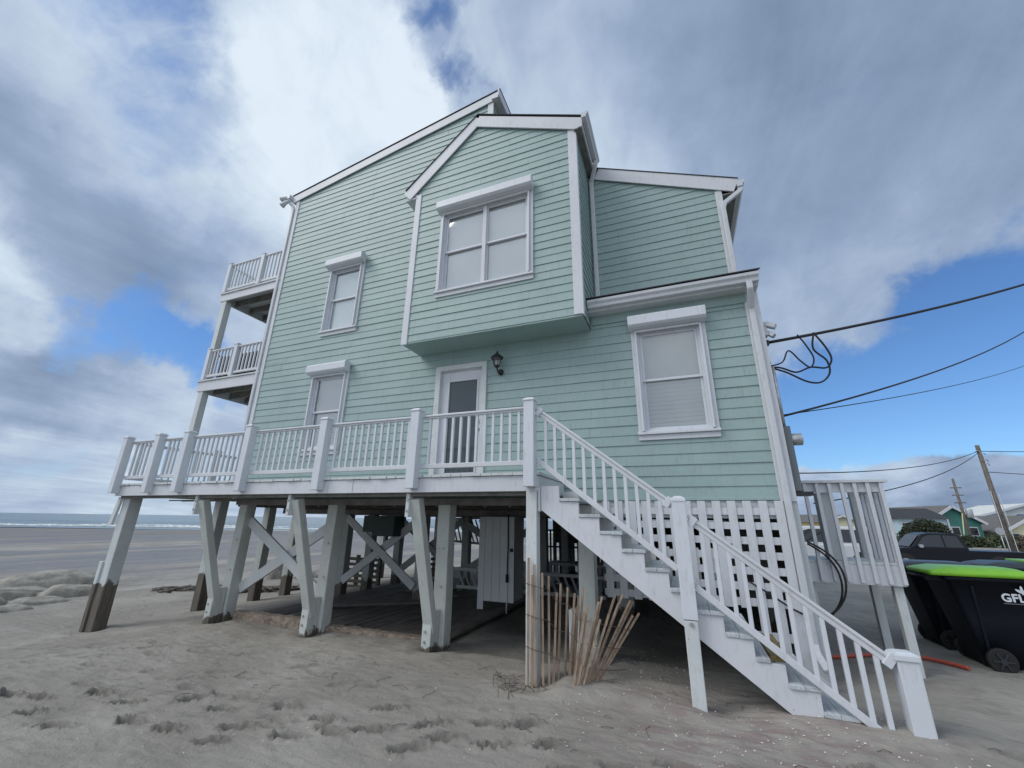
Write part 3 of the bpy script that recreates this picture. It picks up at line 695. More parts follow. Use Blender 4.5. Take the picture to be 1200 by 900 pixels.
# cross braces
def xbrace(x0, x1, y, z0, z1, mat, s=.03):
    board('cross_brace', (x0, y-s, z1), (x1, y-s, z0), .17, .045, mat, parent=H, bevel=.006)
    board('cross_brace', (x0, y+s, z0), (x1, y+s, z1), .17, .045, mat, parent=H, bevel=.006)
xbrace(-7.5, -5.5, -.24, .38, 1.52, white_old); xbrace(-7.5, -5.5, 2.28, .22, 1.6, white_old); xbrace(-5.4, -3.4, 4.35, .35, 1.5, white_pile_far)
xbrace(-7.5, -5.5, 4.35, .2, 1.6, white_pile_far)

# ================================================================== deck
DK = thing('sea_deck', 'white painted wraparound deck along the ground-side facade of the mint house', 'deck', (-5.8, -.6, -.1))
m = MB(); m.box(-10.0, -4.32, -1.245, -1.207, 1.93, 2.115); m.build('fascia_board', white, DK, bevel=.005)
m = MB(); m.box(-4.312, -1.56, -1.245, -1.207, 1.93, 2.115); m.build('fascia_board', white, DK, bevel=.005)
m = MB(); m.box(-10.0, -9.962, -1.206, 8.4, 1.93, 2.115); m.build('fascia_board', white, DK, bevel=.005)
m = MB(); m.box(-1.598, -1.56, -1.206, -.03, 1.93, 2.115); m.build('fascia_board', white, DK, bevel=.005)
m = MB(); x = -10.02
while x < -1.56:
    wd = .138; j = random.uniform(-.012, .012)
    m.box(x, min(x+wd, -1.54), -1.268+j, -.035, 2.119+random.uniform(-.002, .003), 2.152); x += .143
y = -.03
while y < 8.4: m.box(-10.02, -8.49, y, y+.138, 2.119, 2.152); y += .143
m.build('deck_boards', white_old, DK)
m = MB(); x = -9.9
while x < -1.6: m.box(x-.02, x+.02, -1.205, -.04, 1.95, 2.116); x += .41
y = .2
while y < 8.3: m.box(-9.95, -8.5, y-.02, y+.02, 1.95, 2.116); y += .41
m.build('deck_joist', underfloor, DK)
m = MB(); m.box(-9.95, -1.6, -1.16, -1.12, 1.885, 1.945); m.build('deck_beam', underfloor, DK)
# railings
bal_proto = {}
def baluster(parent, p, h, s=.034, mat=vinyl):
    key = (round(h, 3), s, mat.name)
    if key not in bal_proto:
        o = MB().box(-s/2, s/2, -s/2, s/2, 0, h).build('baluster', mat, None, bevel=.003); bal_proto[key] = o
        o.parent = parent; o.location = Vector(p)-wloc(parent); return o
    return clone(bal_proto[key], parent, Vector(p)-wloc(parent))
def rail_run(parent, p, q, zt, zb, tw=.09, th=.055, sp=.1215, dz=0.0, mat=white, single=True, bs=.034, kind=None):
    """horizontal or sloping rail panel from p to q (x,y); dz = rise along it"""
    p = Vector((p[0], p[1], 0)); q = Vector((q[0], q[1], 0)); ln = (q-p).length; d = (q-p).normalized()
    Z = Vector((0, 0, 1))
    m = MB().beam(p+Z*(zt-.016), q+Z*(zt-.016+dz), tw, .030).beam(p+Z*(zt-th/2-.014), q+Z*(zt-th/2-.014+dz), tw*.62, th-.030); rl = m.build('top_rail', mat, parent, bevel=.008)
    m = MB().beam(p+Z*(zb+.03), q+Z*(zb+.03+dz), .045, .06); m.build('bottom_rail', mat, rl, bevel=.006)
    n = max(1, int(round(ln/sp))-1); h = zt-th-zb-.05
    if single:
        for i in range(n):
            t = (i+1)/(n+1); c = p+(q-p)*t; baluster(rl, (c.x, c.y, zb+.055+dz*t), h, bs)
    else:
        m = MB()
        for i in range(n):
            t = (i+1)/(n+1); c = p+(q-p)*t; z = zb+.055+dz*t; m.box(c.x-bs/2, c.x+bs/2, c.y-bs/2, c.y+bs/2, z, z+h)
        o = m.build('balusters', vinyl, rl)
        if kind: o['kind'] = kind
    return rl
def post(parent, x, y, z0, z1, s=.13, mat=vinyl, cap=True):
    m = MB(); m.box(x-s/2, x+s/2, y-s/2, y+s/2, z0, z1); o = m.build('railing_post', mat, parent, bevel=.006)
    if cap:
        c = MB(); c.box(x-s/2-.01, x+s/2+.01, y-s/2-.01, y+s/2+.01, z1-.03, z1-.012)
        c.frus((x-s/2-.006, x+s/2+.006, y-s/2-.006, y+s/2+.006, z1-.012), (x-s/2+.02, x+s/2-.02, y-s/2+.02, y+s/2-.02, z1+.012)); c.build('post_cap', mat, o, bevel=.003)
    return o
PX = [-9.93, -8.93, -8.10, -6.53, -4.91, -3.28, -1.635]
for x in PX: post(DK, x, -1.312, 1.975, 3.04, .13)
for a, b in zip(PX[:-1], PX[1:]):
    rail_run(DK, (a+.055, -1.235), (b-.055, -1.235), 2.965, 2.235)
for i, y in enumerate((.45, 2.1, 3.75, 5.4, 7.05, 8.38)): post(DK, -9.97, y, 1.975, 3.04, .12)
rail_run(DK, (-9.96, -1.17), (-9.96, .40), 2.965, 2.235); rail_run(DK, (-9.96, .50), (-9.96, 2.05), 2.965, 2.235)
for a, b in ((2.15, 3.70), (3.80, 5.35), (5.45, 7.0), (7.10, 8.33)): rail_run(DK, (-9.96, a), (-9.96, b), 2.965, 2.235, single=False, kind='stuff')
# knee braces with bolted blocks
for x in front[:3]:
    m = MB(); dzv = Vector((0, -.72, 1.62)); a = Vector((x-.02, -.52, .16)); m.beam(a, (x-.02, -1.115, 1.86), .12, .15, (1, 0, 0)); kb = m.build('knee_brace', white_pile, DK, bevel=.008)
    m = MB(); m.box(x-.10, x+.04, -.62, -.41, -.6, .42); m.build('brace_foot', white_pile, DK, bevel=.008)
    m = MB(); m.box(x-.135, x-.083, -1.19, -1.07, 1.62, 1.925); b_ = m.build('brace_block', white_old, DK, bevel=.004)
    for (bx, by, zz) in ((x-.11, -1.195, 1.70), (x-.11, -1.195, 1.84), (x-.05, -.626, .06), (x-.05, -.626, .18), (x-.05, -.626, .32), (x+.02, -.405, .7), (x+.02, -.405, 1.2)):
        MB().cyl((bx, by, zz), (0, 1, 0), .016, .02, 8).build('bolt', steel, DK)
pile(-9.82, -1.02, -1.4, 1.928, .21, white_pile_worn, DK)
m = MB(); m.box(-10.02, -9.93, -1.16, -.90, -.9, .78); m.build('pile_stub', white_pile_worn, DK, bevel=.01)
m = MB(); m.beam((-9.93, -1.16, 1.90), (-10.02, -1.16, 1.42), .045, .10, (1, 0, 0)); m.build('brace_block', white_old, DK, bevel=.004)
m = MB(); m.box(-1.70, -1.57, -1.27, -1.14, -.7, 1.928); m.build('corner_post', white_old, DK, bevel=.008)
m = MB(); m.box(-1.566, -1.535, -1.24, -1.16, 1.70, 1.97); m.build('brace_block', white_old, DK, bevel=.004)

# ================================================================== balconies
def balcony(label, zb, zt, zrail, under, posts):
    B = thing('balcony', label, 'balcony', (-9.5, 4, zb), 0, 'balconies on the seaward side')
    m = MB(); m.box(-10.52, -8.46, -.03, .008, zb, zt); m.build('fascia_board', white, B, bevel=.005)
    m = MB(); m.box(-10.52, -10.482, .009, 8.5, zb, zt); m.build('fascia_board', white, B, bevel=.005)
    m = MB(); m.box(-10.55, -8.46, -.06, 8.52, zt+.002, zt+.034); m.build('deck_boards', white_old, B)
    m = MB(); y = .35
    while y < 8.4: m.box(-10.48, -8.46, y-.02, y+.02, zb+.03, zt-.002); y += .41
    m.build('deck_joist', underfloor, B)
    z1 = zrail
    for x in posts: post(B, x, -.01, zt+.036, z1+.06, .11)
    xs = posts+[-8.50]
    for a, b in zip(xs[:-1], xs[1:]): rail_run(B, (a+.055, -.01), (b-.05, -.01), z1, zt+.10, .07, .05, .125, single=True)
    for a, b in ((.06, 2.0), (2.1, 4.1)): rail_run(B, (-10.46, a), (-10.46, b), z1, zt+.10, .07, .05, .125)
    for a, b in ((4.2, 6.2), (6.3, 8.4)): rail_run(B, (-10.46, a), (-10.46, b), z1, zt+.10, .07, .05, .125, single=False, kind='stuff')
    for y in (2.05, 4.15, 6.25): post(B, -10.46, y, zt+.036, z1+.05, .10)
    for (a, b) in under:
        for y in (.06, 4.2, 8.3): MB().box(-10.46, -10.30, y-.075, y+.075, a, b).build('support_post', white_old, B, bevel=.008)
    return B
balcony('upper balcony with white railing below the top roof corner', 6.82, 7.02, 7.90, [(4.70, 6.82)], [-10.45, -9.23])
balcony('lower balcony with white railing and dark seats behind its rail', 4.40, 4.64, 5.44, [(2.155, 4.40)], [-10.38, -9.43])
# dark lounge seats on the lower balcony
SF = thing('outdoor_sofa', 'dark wicker sofa behind the lower balcony railing', 'sofa', (-9.5, .6, 4.68))
m = MB(); m.box(-10.15, -8.75, .25, 1.0, 4.76, 5.02); m.build('seat', black_rubber, SF, bevel=.03)
m = MB(); m.box(-10.15, -8.75, .10, .22, 4.76, 5.30); m.build('backrest', black_rubber, SF, bevel=.03)
for a in (-10.2, -8.72): MB().box(a, a+.10, .2, 1.0, 4.76, 5.18).build('armrest', black_rubber, SF, bevel=.02)
for a in (-10.1, -8.8):
    for b in (.25, .9): MB().box(a-.03, a+.03, b-.03, b+.03, 4.676, 4.76).build('leg', black_rubber, SF)

# ================================================================== staircase
ST = thing('wooden_staircase', 'long white painted staircase from the deck down to the sand', 'staircase', (-.2, -.8, 0))
def stringer(y0, y1, mat):
    P = [(-1.53, 1.72), (-1.53, 1.985)]; x, z = -1.31, 1.985
    for k in range(11):
        P.append((x, z)); z -= .172 if k else .175; P.append((x, z)); x += .2225
        if x > 1.2: break
    # close at the ground
    P = P[:2*11+2]; xe = P[-1][0]
    P += [(xe+.2225, P[-1][1]), (xe+.2225, -.15), (.98, -.15)]
    return MB().prism(P, 'y', y0, y1).build('stringer', mat, ST, bevel=.003)
stringer(-1.225, -1.185, white); stringer(-.24, -.20, white_old)
MB().prism([(-1.53, 1.66), (-1.53, 1.72), (.98, -.2), (.9, -.2)], 'y', -.72, -.69).build('stringer', white_old, ST)
for k in range(12):
    x1 = -1.31+.2225*k; z = 1.985 if k == 0 else 1.81-.172*(k-1)
    if k == 0: continue
    a0 = x1-.2225
    for j in range(2):
        xa = a0+j*.118-(.0 if j == 0 else .004); xb = xa+(.112 if j == 0 else .128)
        if k == 9 and j == 1:
            t = MB().box(xa+.01, xb+.035, -1.17, -.30, z+.006, z+.052).build('tread_board', treated_m, ST, bevel=.003); t['label'] = 'bare unpainted replacement tread board'; continue
        MB().box(xa, xb, -1.245+random.uniform(-.008, .008), -.205, z+.003, z+.038).build('tread_board', tread_m, ST, bevel=.004)
    if k < 11: MB().box(x1-.022, x1-.004, -1.183, -.245, z-.165, z+.001).build('riser', white_old, ST) if k in (1, 2, 3, 4, 5) and False else None
SL = -.172/.2225
def srail(x0, x1, y, zt0, zb0, single=True):
    return rail_run(ST, (x0, y), (x1, y), zt0, zb0, .075, .085, .1115, SL*(x1-x0), single=single, bs=.036)
srail(-1.565, -.105, -1.25, 2.945, 2.262); srail(.035, 1.455, -1.25, 1.685, .985)
# mid post (tall) and newel
m = MB(); m.box(-.105, .030, -1.325, -1.19, .735, 1.845); o = m.build('newel_post', vinyl, ST, bevel=.006)
m = MB(); m.box(-.11, .035, -1.33, -1.185, 1.80, 1.835); m.frus((-.108, .033, -1.328, -1.187, 1.835), (-.07, -.005, -1.29, -1.225, 1.862)); m.build('post_cap', vinyl, o, bevel=.008)
m = MB(); m.box(-.10, .022, -1.318, -1.197, -.5, .73); m.build('post_leg', white_old, ST, bevel=.008)
m = MB(); m.cyl((-.035, -1.325, .70), (0, 1, 0), .018, .02, 10); m.build('bolt', steel, ST)
m = MB(); m.box(1.465, 1.605, -1.31, -1.17, -.3, .60); o = m.build('newel_post', vinyl, ST, bevel=.006)
m = MB(); m.box(1.452, 1.618, -1.323, -1.157, .58, .625); m.frus((1.455, 1.615, -1.32, -1.16, .625), (1.49, 1.58, -1.285, -1.195, .64)); m.build('post_cap', vinyl, o, bevel=.006)
# rail brackets
for (x, z) in ((-1.53, 2.875), (-.14, 1.80), (.07, 1.61), (1.43, .57)): MB().beam((x-.025, -1.25, z+.02), (x+.025, -1.25, z-.019), .092, .11).build('rail_bracket', vinyl, ST, bevel=.004)

# ================================================================== lattice under the right-hand wall
LT = thing('lattice_screen', 'white slatted lattice screen closing the space under the wall behind the stairs', 'lattice', (.1, 0, .6))
m = MB(); x = -1.02
while x < 1.09: m.box(x, x+.094, -.052, -.036, .10 if x > .62 else .68, 1.868); x += .1705
m.build('vertical_slats', white, LT, bevel=.002)
m = MB(); z = .70
while z < 1.86: m.box(-1.05, 1.09, -.034, -.020, z, z+.084); z += .167
m.box(.60, 1.09, -.034, -.020, .36, .448); m.build('horizontal_slats', white, LT, bevel=.002)

# ================================================================== side porch
PO = thing('side_porch', 'small white porch platform with slatted railing past the right corner of the house', 'porch', (1.9, 1.2, 0))
py = .62; xr = 2.33
m = MB(); m.box(1.28, xr, py-.02, py+.02, .93, 1.15); m.build('fascia_board', white, PO, bevel=.004)
m = MB(); m.box(xr-.04, xr, py+.021, 1.48, .93, 1.15); m.build('fascia_board', white, PO, bevel=.004)
m = MB(); y = py-.02
while y < 1.4: m.box(1.28, xr, y, y+.135, 1.154, 1.185); y += .14
m.build('deck_boards', white_old, PO)
m = MB(); m.box(1.30, xr+.05, py-.075, py+.06, 2.115, 2.15); o = m.build('top_rail', white, PO, bevel=.004)
m = MB(); m.box(1.32, xr, py-.02, py+.02, 2.0, 2.112); m.build('sub_rail', white, PO, bevel=.003)
m = MB(); m.box(xr-.07, xr+.05, py+.061, 1.48, 2.113, 2.148); m.build('top_rail', white, PO, bevel=.004)
m = MB(); m.box(xr-.04, xr, py+.05, 1.48, 2.0, 2.11); m.build('sub_rail', white, PO, bevel=.003)
for i in range(8):
    x = 1.375+i*.1335
    MB().box(x-.02, x+.02, py-.062, py-.022, .95, 2.113).build('baluster', white, PO, bevel=.003)
for i in range(5):
    y = py+.17+i*.15
    MB().box(xr+.002, xr+.042, y-.02, y+.02, .95, 2.11).build('baluster', white, PO, bevel=.003)
for (x, y, z1) in ((2.26, .70, .93), (2.26, 1.42, 2.1), (1.40, 1.42, 2.1), (1.40, .72, .93)):
    MB().box(x-.045, x+.045, y-.045, y+.045, -.6, z1).build('support_post', white_old, PO, bevel=.006)
m = MB(); m.box(1.64, 1.78, .66, .80, 1.187, 2.0); m.build('support_post', white_old, PO, bevel=.006)
# electrical fittings on the right wall
EM = thing('meter_box', 'grey electric meter box on the right corner of the mint house', 'meter', (1.28, .2, 2.3))
m = MB(); m.box(1.277, 1.36, .02, .30, 1.98, 2.78); m.build('cabinet', plain('grey_box', (.12, .14, .15), .5), EM, bevel=.008)
m = MB(); m.cyl((1.42, .12, 2.62), (1, 0, 0), .075, .12, 18); m.build('meter', steel, EM, bevel=.005)
m = MB(); m.box(1.277, 1.46, .0, .20, 1.93, 1.975); m.build('bracket', black_metal, EM)
m = MB(); m.tube([(1.31, .1, 2.78), (1.31, .1, 3.6)], .025); m.build('conduit', steel, EM)
CC = thing('cable_coil', 'black cable hanging in a loop between porch railing and house corner', 'cable', (1.45, .4, 1.2))
m = MB()
for k in range(2):
    pts = []
    for i in range(26):
        t = i/25; pts.append((1.40+.31*math.sin(t*math.pi)*(1-.12*k), .48+.02*k, 1.40-.06*k*.4-.85*t+.05*math.sin(t*6)))
    m.tube(pts, .012, 6)
pts = [(1.40, .42, .50), (1.2, .0, .62), (1.0, -.12, .72), (.8, -.10, .86), (.6, -.08, .98)]
m.tube(pts, .010, 6); m.build('cable', black_rubber, CC)

# ================================================================== lights on the walls
WL = thing('wall_lantern', 'black wall lantern beside the white door under the bay', 'lantern', (-2.62, -.03, 4.0))
m = MB(); m.cyl((-2.60, -.035, 3.95), (0, 1, 0), .052, .03, 20); m.build('back_plate', black_metal, WL, bevel=.005)
m = MB(); m.tube([(-2.60, -.05, 3.93), (-2.60, -.12, 3.91), (-2.605, -.17, 3.95), (-2.61, -.18, 4.0)], .013, 8); m.build('arm', black_metal, WL)
m = MB(); cx, cy = -2.61, -.18
def hexring(r_, z): return [(cx+r_*math.cos(k*math.pi/3), cy+r_*math.sin(k*math.pi/3), z) for k in range(6)]
def hexf(m, r0, z0, r1, z1):
    a = hexring(r0, z0)+hexring(r1, z1); m.add(a, [(k, (k+1) % 6, (k+1) % 6+6, k+6) for k in range(6)]+[(5, 4, 3, 2, 1, 0), (6, 7, 8, 9, 10, 11)])
hexf(m, .035, 3.99, .05, 4.02); hexf(m, .115, 4.155, .02, 4.235); hexf(m, .02, 4.235, .006, 4.29); hexf(m, .095, 4.14, .118, 4.157)
for k in range(6):
    c_, s2 = math.cos(k*math.pi/3), math.sin(k*math.pi/3); m.beam((cx+.048*c_, cy+.048*s2, 4.02), (cx+.082*c_, cy+.082*s2, 4.145), .009, .009)
m.build('cage', black_metal, WL)
m = MB(); hexf(m, .044, 4.02, .076, 4.14); m.build('pane', glass, WL)
m = MB(); m.tube([(cx, cy, 4.02), (cx, cy, 4.05), (cx, cy, 4.09), (cx, cy, 4.115)], [.015, .022, .024, .010], 12); m.build('bulb', lamp_glass, WL)
FL = thing('floodlight', 'small white twin floodlight at the seaward eave corner', 'floodlight', (-8.75, -.1, 9.35))
m = MB(); m.tube([(-8.62, -.12, 9.43), (-8.80, -.14, 9.47), (-8.90, -.15, 9.45)], [.03, .05, .07], 10); m.build('lamp_head', gutter_m, FL)
m = MB(); m.tube([(-8.60, -.12, 9.36), (-8.74, -.14, 9.30), (-8.84, -.15, 9.22)], [.03, .05, .07], 10); m.build('lamp_head', gutter_m, FL)
F2 = thing('floodlight', 'small twin floodlight high on the right corner of the house', 'floodlight', (1.3, .1, 4.2))
m = MB(); m.box(1.277, 1.33, .05, .17, 4.05, 4.25); m.build('mount', gutter_m, F2, bevel=.005)
m = MB(); m.beam((1.33, .08, 4.22), (1.43, .05, 4.16), .10, .07); m.build('lamp_head', gutter_m, F2, bevel=.01)
m = MB(); m.beam((1.33, .10, 4.10), (1.40, .07, 4.03), .08, .06); m.build('lamp_head', steel, F2, bevel=.01)

# ================================================================== wires
def sag(p, q, s, n=24):
    p, q = Vector(p), Vector(q); return [p.lerp(q, i/n)-Vector((0, 0, s*4*(i/n)*(1-i/n))) for i in range(n+1)]
def wire(name, label, pts, r=.012, group='overhead service wires'):
    o = MB().tube(pts, r, 6).build(name, black_rubber); return setp(o, label, 'wire', group)
def along(p, t): return p
w1 = sag((1.33, .13, 3.97), (16.5, 11.2, 11.35), .55, 40); wire('service_wire', 'thick twisted service wire climbing to the right from the house corner', w1, .022)
w2 = sag((1.30, .16, 2.93), (14.4, 15.5, 9.75), .35, 40); wire('service_wire', 'middle of the three wires leaving the right corner of the house', w2, .016)
w3 = sag((1.30, .16, 2.95), (14.5, 16.1, 8.3), .25, 40); wire('service_wire', 'thinnest and lowest wire leaving the right corner of the house', w3, .008)
LP = thing('drip_loop', 'tangled black drip loops hanging from the thick service wire', 'cable', (1.33, .15, 3.7))
m = MB()
def loop(pts, r=.010):
    out = []; P = [Vector(p) for p in pts]; P = [P[0]]+P+[P[-1]]
    for i in range(1, len(P)-2):
        for k in range(8):
            t = k/8; a, b, c, d = P[i-1:i+3]; out.append(.5*((2*b)+(-a+c)*t+(2*a-5*b+4*c-d)*t*t+(-a+3*b-3*c+d)*t**3))
    m.tube(out+[P[-1]], r, 6)
loop([(1.30, .27, 3.67), (1.48, .29, 3.72), (1.58, .3, 3.88), (1.70, .32, 3.72), (1.80, .33, 3.62), (1.86, .34, 3.75), (1.80, .33, 3.95), (1.72, .3, 4.10)])
loop([(1.30, .27, 3.66), (1.45, .29, 3.64), (1.62, .3, 3.56), (1.80, .33, 3.62), (1.98, .35, 3.60), (2.06, .36, 3.72), (2.02, .35, 3.90), (1.92, .34, 4.12)], .012)
loop([(1.30, .27, 3.66), (1.5, .29, 3.57), (1.72, .31, 3.42), (1.88, .33, 3.40), (2.0, .35, 3.52), (2.0, .35, 3.70), (1.88, .34, 3.88), (1.92, .34, 4.10)], .012)
m.build('cable', black_rubber, LP)
m = MB(); m.box(1.277, 1.33, .22, .32, 3.62, 3.72); m.box(1.277, 1.33, .10, .16, 3.93, 4.0); m.build('connector', black_metal, LP)

# ================================================================== sand fence at the deck's corner post
SFn = thing('sand_fence', 'fallen wooden picket sand fence wired together at the foot of the deck corner post', 'sand fence', (-1.2, -1.2, .05))
def picket(x, y, lx, ly, z1, z0=-.12, wd=.023, rot=0.0):
    lx += random.uniform(-.02, .03); z1 += random.uniform(-.03, .04)
    m = MB(); upv = (math.cos(rot), math.sin(rot), 0); m.beam((x, y, z0), (x+lx, y+ly, z1), .010, wd, upv); m.build('picket', picket_m, SFn)
picket(-1.66, -1.31, -.01, 0, 1.17); picket(-1.57, -1.31, .0, 0, 1.13); picket(-1.615, -1.315, .0, 0, 1.05); picket(-1.50, -1.29, 0, 0, 1.08, rot=.3); picket(-1.45, -1.25, .02, 0, 1.04, rot=.5)
for (bx, by, tx, ty, tz) in ((-1.42, -1.22, -1.38, -1.20, .88), (-1.38, -1.18, -1.33, -1.15, .93), (-1.33, -1.12, -1.27, -1.08, .92), (-1.28, -1.15, -1.20, -1.10, .88),
        (-1.22, -1.05, -1.12, -1.0, .90), (-1.20, -1.42, -1.05, -1.22, .72), (-1.18, -1.40, -1.0, -1.20, .66), (-1.16, -1.33, -.96, -1.12, .80), (-1.15, -1.30, -.90, -1.08, .84), (-1.14, -1.26, -.80, -1.02, .86),
        (-1.13, -1.24, -.71, -.98, .88), (-1.12, -1.22, -.65, -.94, .80), (-1.11, -1.20, -.60, -.90, .76), (-1.10, -1.18, -.54, -.85, .70), (-1.14, -1.36, -.93, -1.15, .60), (-1.30, -1.0, -1.22, -.95, .70), (-1.17, -1.38, -1.02, -1.18, .78), (-1.13, -1.30, -.86, -1.10, .70), (-1.13, -1.26, -.76, -1.02, .74), (-1.10, -1.20, -.60, -.92, .62), (-1.25, -1.08, -1.17, -1.03, .84)):
    picket(bx, by, tx-bx, ty-by, tz, rot=random.uniform(-.4, .6))
m = MB()
for zz in (.25, .55, .85):
    m.tube([(-1.68, -1.325, zz+.1), (-1.55, -1.325, zz+.07), (-1.45, -1.27, zz+.05), (-1.36, -1.2, zz*.9), (-1.25, -1.16, zz*.88), (-1.13, -1.24, zz*.72+.02), (-1.0, -1.14, zz*.70), (-.86+.1*zz, -1.06, zz*.66), (-.74+.12*zz, -.92, zz*.6)], .0035, 5)
m.build('wire', twig_m, SFn)

# ================================================================== under the house
EN = thing('board_enclosure', 'grey-white board clad column hanging under the house', 'enclosure', (-3.45, 2.3, 0))
m = MB(); xx = -3.87
for wd, z0 in ((.13, -.02), (.165, .13), (.165, .13), (.165, .13), (.13, .13)):
    m.box(xx+.003, xx+wd-.003, 2.0, 2.02, z0, 1.66); xx += wd
m.box(-3.84, -3.14, 2.022, 2.6, .14, 1.66); m.build('boards', white_old, EN)
m = MB(); m.tube([(-3.24, 1.98, 1.7), (-3.23, 1.975, 1.2), (-3.24, 1.975, .75), (-3.24, 1.97, .55)], .012, 6); m.cyl((-3.24, 1.965, .55), (0, 0, 1), .028, .14, 10); m.cyl((-3.16, 1.97, 1.05), (0, 0, 1), .03, .06, 10); m.build('cable', black_rubber, EN)
m = MB(); m.tube([(-3.24, 1.985, .5), (-3.25, 1.985, -.05)], .014, 8); m.build('pipe', vinyl, EN)
HC = thing('hanging_cabinet', 'dark teal utility cabinet hanging below the floor between piles', 'cabinet', (-6.4, 2.0, 1.4))
m = MB(); m.box(-6.55, -5.97, 2.0, 2.4, 1.22, 1.655); m.build('cabinet', teal_metal, HC, bevel=.01)
m = MB(); m.box(-6.86, -6.57, 2.05, 2.4, 1.30, 1.655); m.build('cabinet', teal_metal, HC, bevel=.01)
m = MB(); m.cyl((-6.2, 2.1, 1.18), (0, 0, 1), .03, .08, 10); m.build('pipe', black_rubber, HC)
# plank floor and timber curb
PF = thing('plank_floor', 'weathered grey plank floor lying on the sand under the house', 'floor', (-5.3, 2, -.1))
x = -7.35
while x < -3.5:
    y1 = 4.0+random.uniform(-.4, .3)
    m = MB(); t = random.uniform(-.01, .01); m.add([(x, -.12, -.045+t), (x+.185, -.12, -.045-t), (x+.185, y1, -.05+t), (x, y1, -.05-t), (x, -.12, -.085), (x+.185, -.12, -.085), (x+.185, y1, -.085), (x, y1, -.085)],
          [(0, 1, 2, 3), (7, 6, 5, 4), (0, 4, 5, 1), (1, 5, 6, 2), (2, 6, 7, 3), (3, 7, 4, 0)]); m.build('plank', plank_m, PF); x += .19
TC = thing('timber_curb', 'chipped rust-stained timber curb at the front edge of the plank floor', 'curb', (-5.4, -.3, -.1))
def rough_log(mb, p, q, wd, h, n=26, amp=.012):
    p, q = Vector(p), Vector(q); vs = []; d = (q-p).normalized(); sx = Vector((d.y, -d.x, 0))
    for i in range(n+1):
        c = p.lerp(q, i/n)
        for (a, b) in ((-1, -1), (1, -1), (1, 1), (-1, 1)):
            vs.append(c+sx*(a*wd/2+random.uniform(-amp, amp))+Vector((0, 0, b*h/2+random.uniform(-amp, amp))))
    mb.add(vs, [(i*4+k, i*4+(k+1) % 4, (i+1)*4+(k+1) % 4, (i+1)*4+k) for i in range(n) for k in range(4)]+[(0, 3, 2, 1), (n*4, n*4+1, n*4+2, n*4+3)])
m = MB(); rough_log(m, (-7.38, -.27, -.055), (-5.55, -.25, -.045), .13, .20); m.build('beam', curb_m, TC)
m = MB(); rough_log(m, (-5.33, -.24, -.075), (-3.42, -.22, -.08), .13, .17); m.build('beam', curb_m, TC)
o = MB().beam((-6.5, 1.0, -.0), (-4.9, 1.7, .07), .24, .035).build('loose_plank', plank_m); setp(o, 'loose grey plank lying aslant on the plank floor', 'plank')
o = MB().beam((-6.3, 3.2, -.0), (-4.7, 2.9, .02), .22, .03).build('loose_plank', white_pile_far); setp(o, 'pale plank lying flat behind the plank floor', 'plank')
# slatted panels behind the left piles
SP = thing('slatted_crate', 'dark slatted timber crate behind the rear piles', 'crate', (-8.3, 4.0, -.2))
m = MB()
for k in range(6): m.box(-9.4, -7.75, 3.95, 3.975, -.22+k*.14, -.14+k*.14)
m.build('slats', plank_m, SP)
m = MB()
for k in range(6): m.box(-6.95, -6.3, 5.2, 5.23, -.1+k*.14, -.02+k*.14)
m.build('slats', plank_m, SP)
for xx in (-9.3, -8.6, -7.85): MB().box(xx, xx+.09, 3.98, 4.05, -.5, .62).build('upright', plank_m, SP)
# fallen railings
def fallen(label, loc, rz, ln, tilt):
    F = thing('fallen_railing', label, 'railing', loc, rz, 'fallen deck railings under the house')
    MB().box(-ln/2, ln/2, -.05, .05, .40, .47).build('top_rail', white_old, F, local=True, bevel=.004)
    n = int(ln/.17)
    for i in range(n):
        x = -ln/2+.08+i*.17
        MB().beam((x, 0, .40), (x+tilt, .12, .03), .04, .04).build('baluster', white_old, F, local=True)
    MB().box(-ln/2, ln/2, .10, .16, -.02, .05).build('bottom_rail', white_old, F, local=True, bevel=.004)
    return F
fallen('long fallen white railing lying under the house behind the enclosure', (-3.6, 3.95, .0), 0, 3.7, .12)
F = thing('broken_railing', 'broken white railing hanging slanted in the gap left of the board enclosure', 'railing', (-5.9, 5.2, 1.2), 0, 'fallen deck railings under the house')
MB().beam((-6.6, 5.2, 1.60), (-5.0, 5.2, 1.66), .05, .06).build('top_rail', white_old, F); MB().beam((-6.5, 5.26, 1.02), (-4.7, 5.26, .92), .05, .06).build('bottom_rail', white_old, F)
for k in range(13): MB().beam((-6.55+k*.125, 5.18, 1.60), (-6.40+k*.135, 5.22, .98), .035, .035).build('baluster', white_old, F)

# patio table and metal fence
PT = thing('patio_table', 'weathered white table standing on the sand under the house', 'table', (-2.75, 5.6, -.1))
MB().box(-3.5, -2.0, 5.3, 6.1, .50, .56).build('tabletop', white_old, PT, bevel=.006)
for a in (-3.4, -2.1):
    for b in (5.4, 6.0): MB().box(a-.04, a+.04, b-.04, b+.04, -.3, .50).build('leg', white_old, PT)
BF = thing('metal_railing', 'black metal railing panel in the dark behind the stair foot', 'railing', (-2.8, 7.2, 1))
MB().box(-4.0, -1.4, 7.18, 7.22, 1.30, 1.35).build('top_rail', black_metal, BF); MB().box(-4.0, -1.4, 7.18, 7.22, .82, .87).build('bottom_rail', black_metal, BF)
for i in range(9): MB().box(-3.95+i*.31, -3.90+i*.31, 7.18, 7.22, .1, 1.33).build('upright', black_metal, BF)
m = MB(); m.box(-4.2, 1.15, 8.45, 8.5, .9, 1.66)
for k in range(26): m.box(-4.2+k*.205, -4.08+k*.205, 8.40, 8.43, -.3, 1.66)
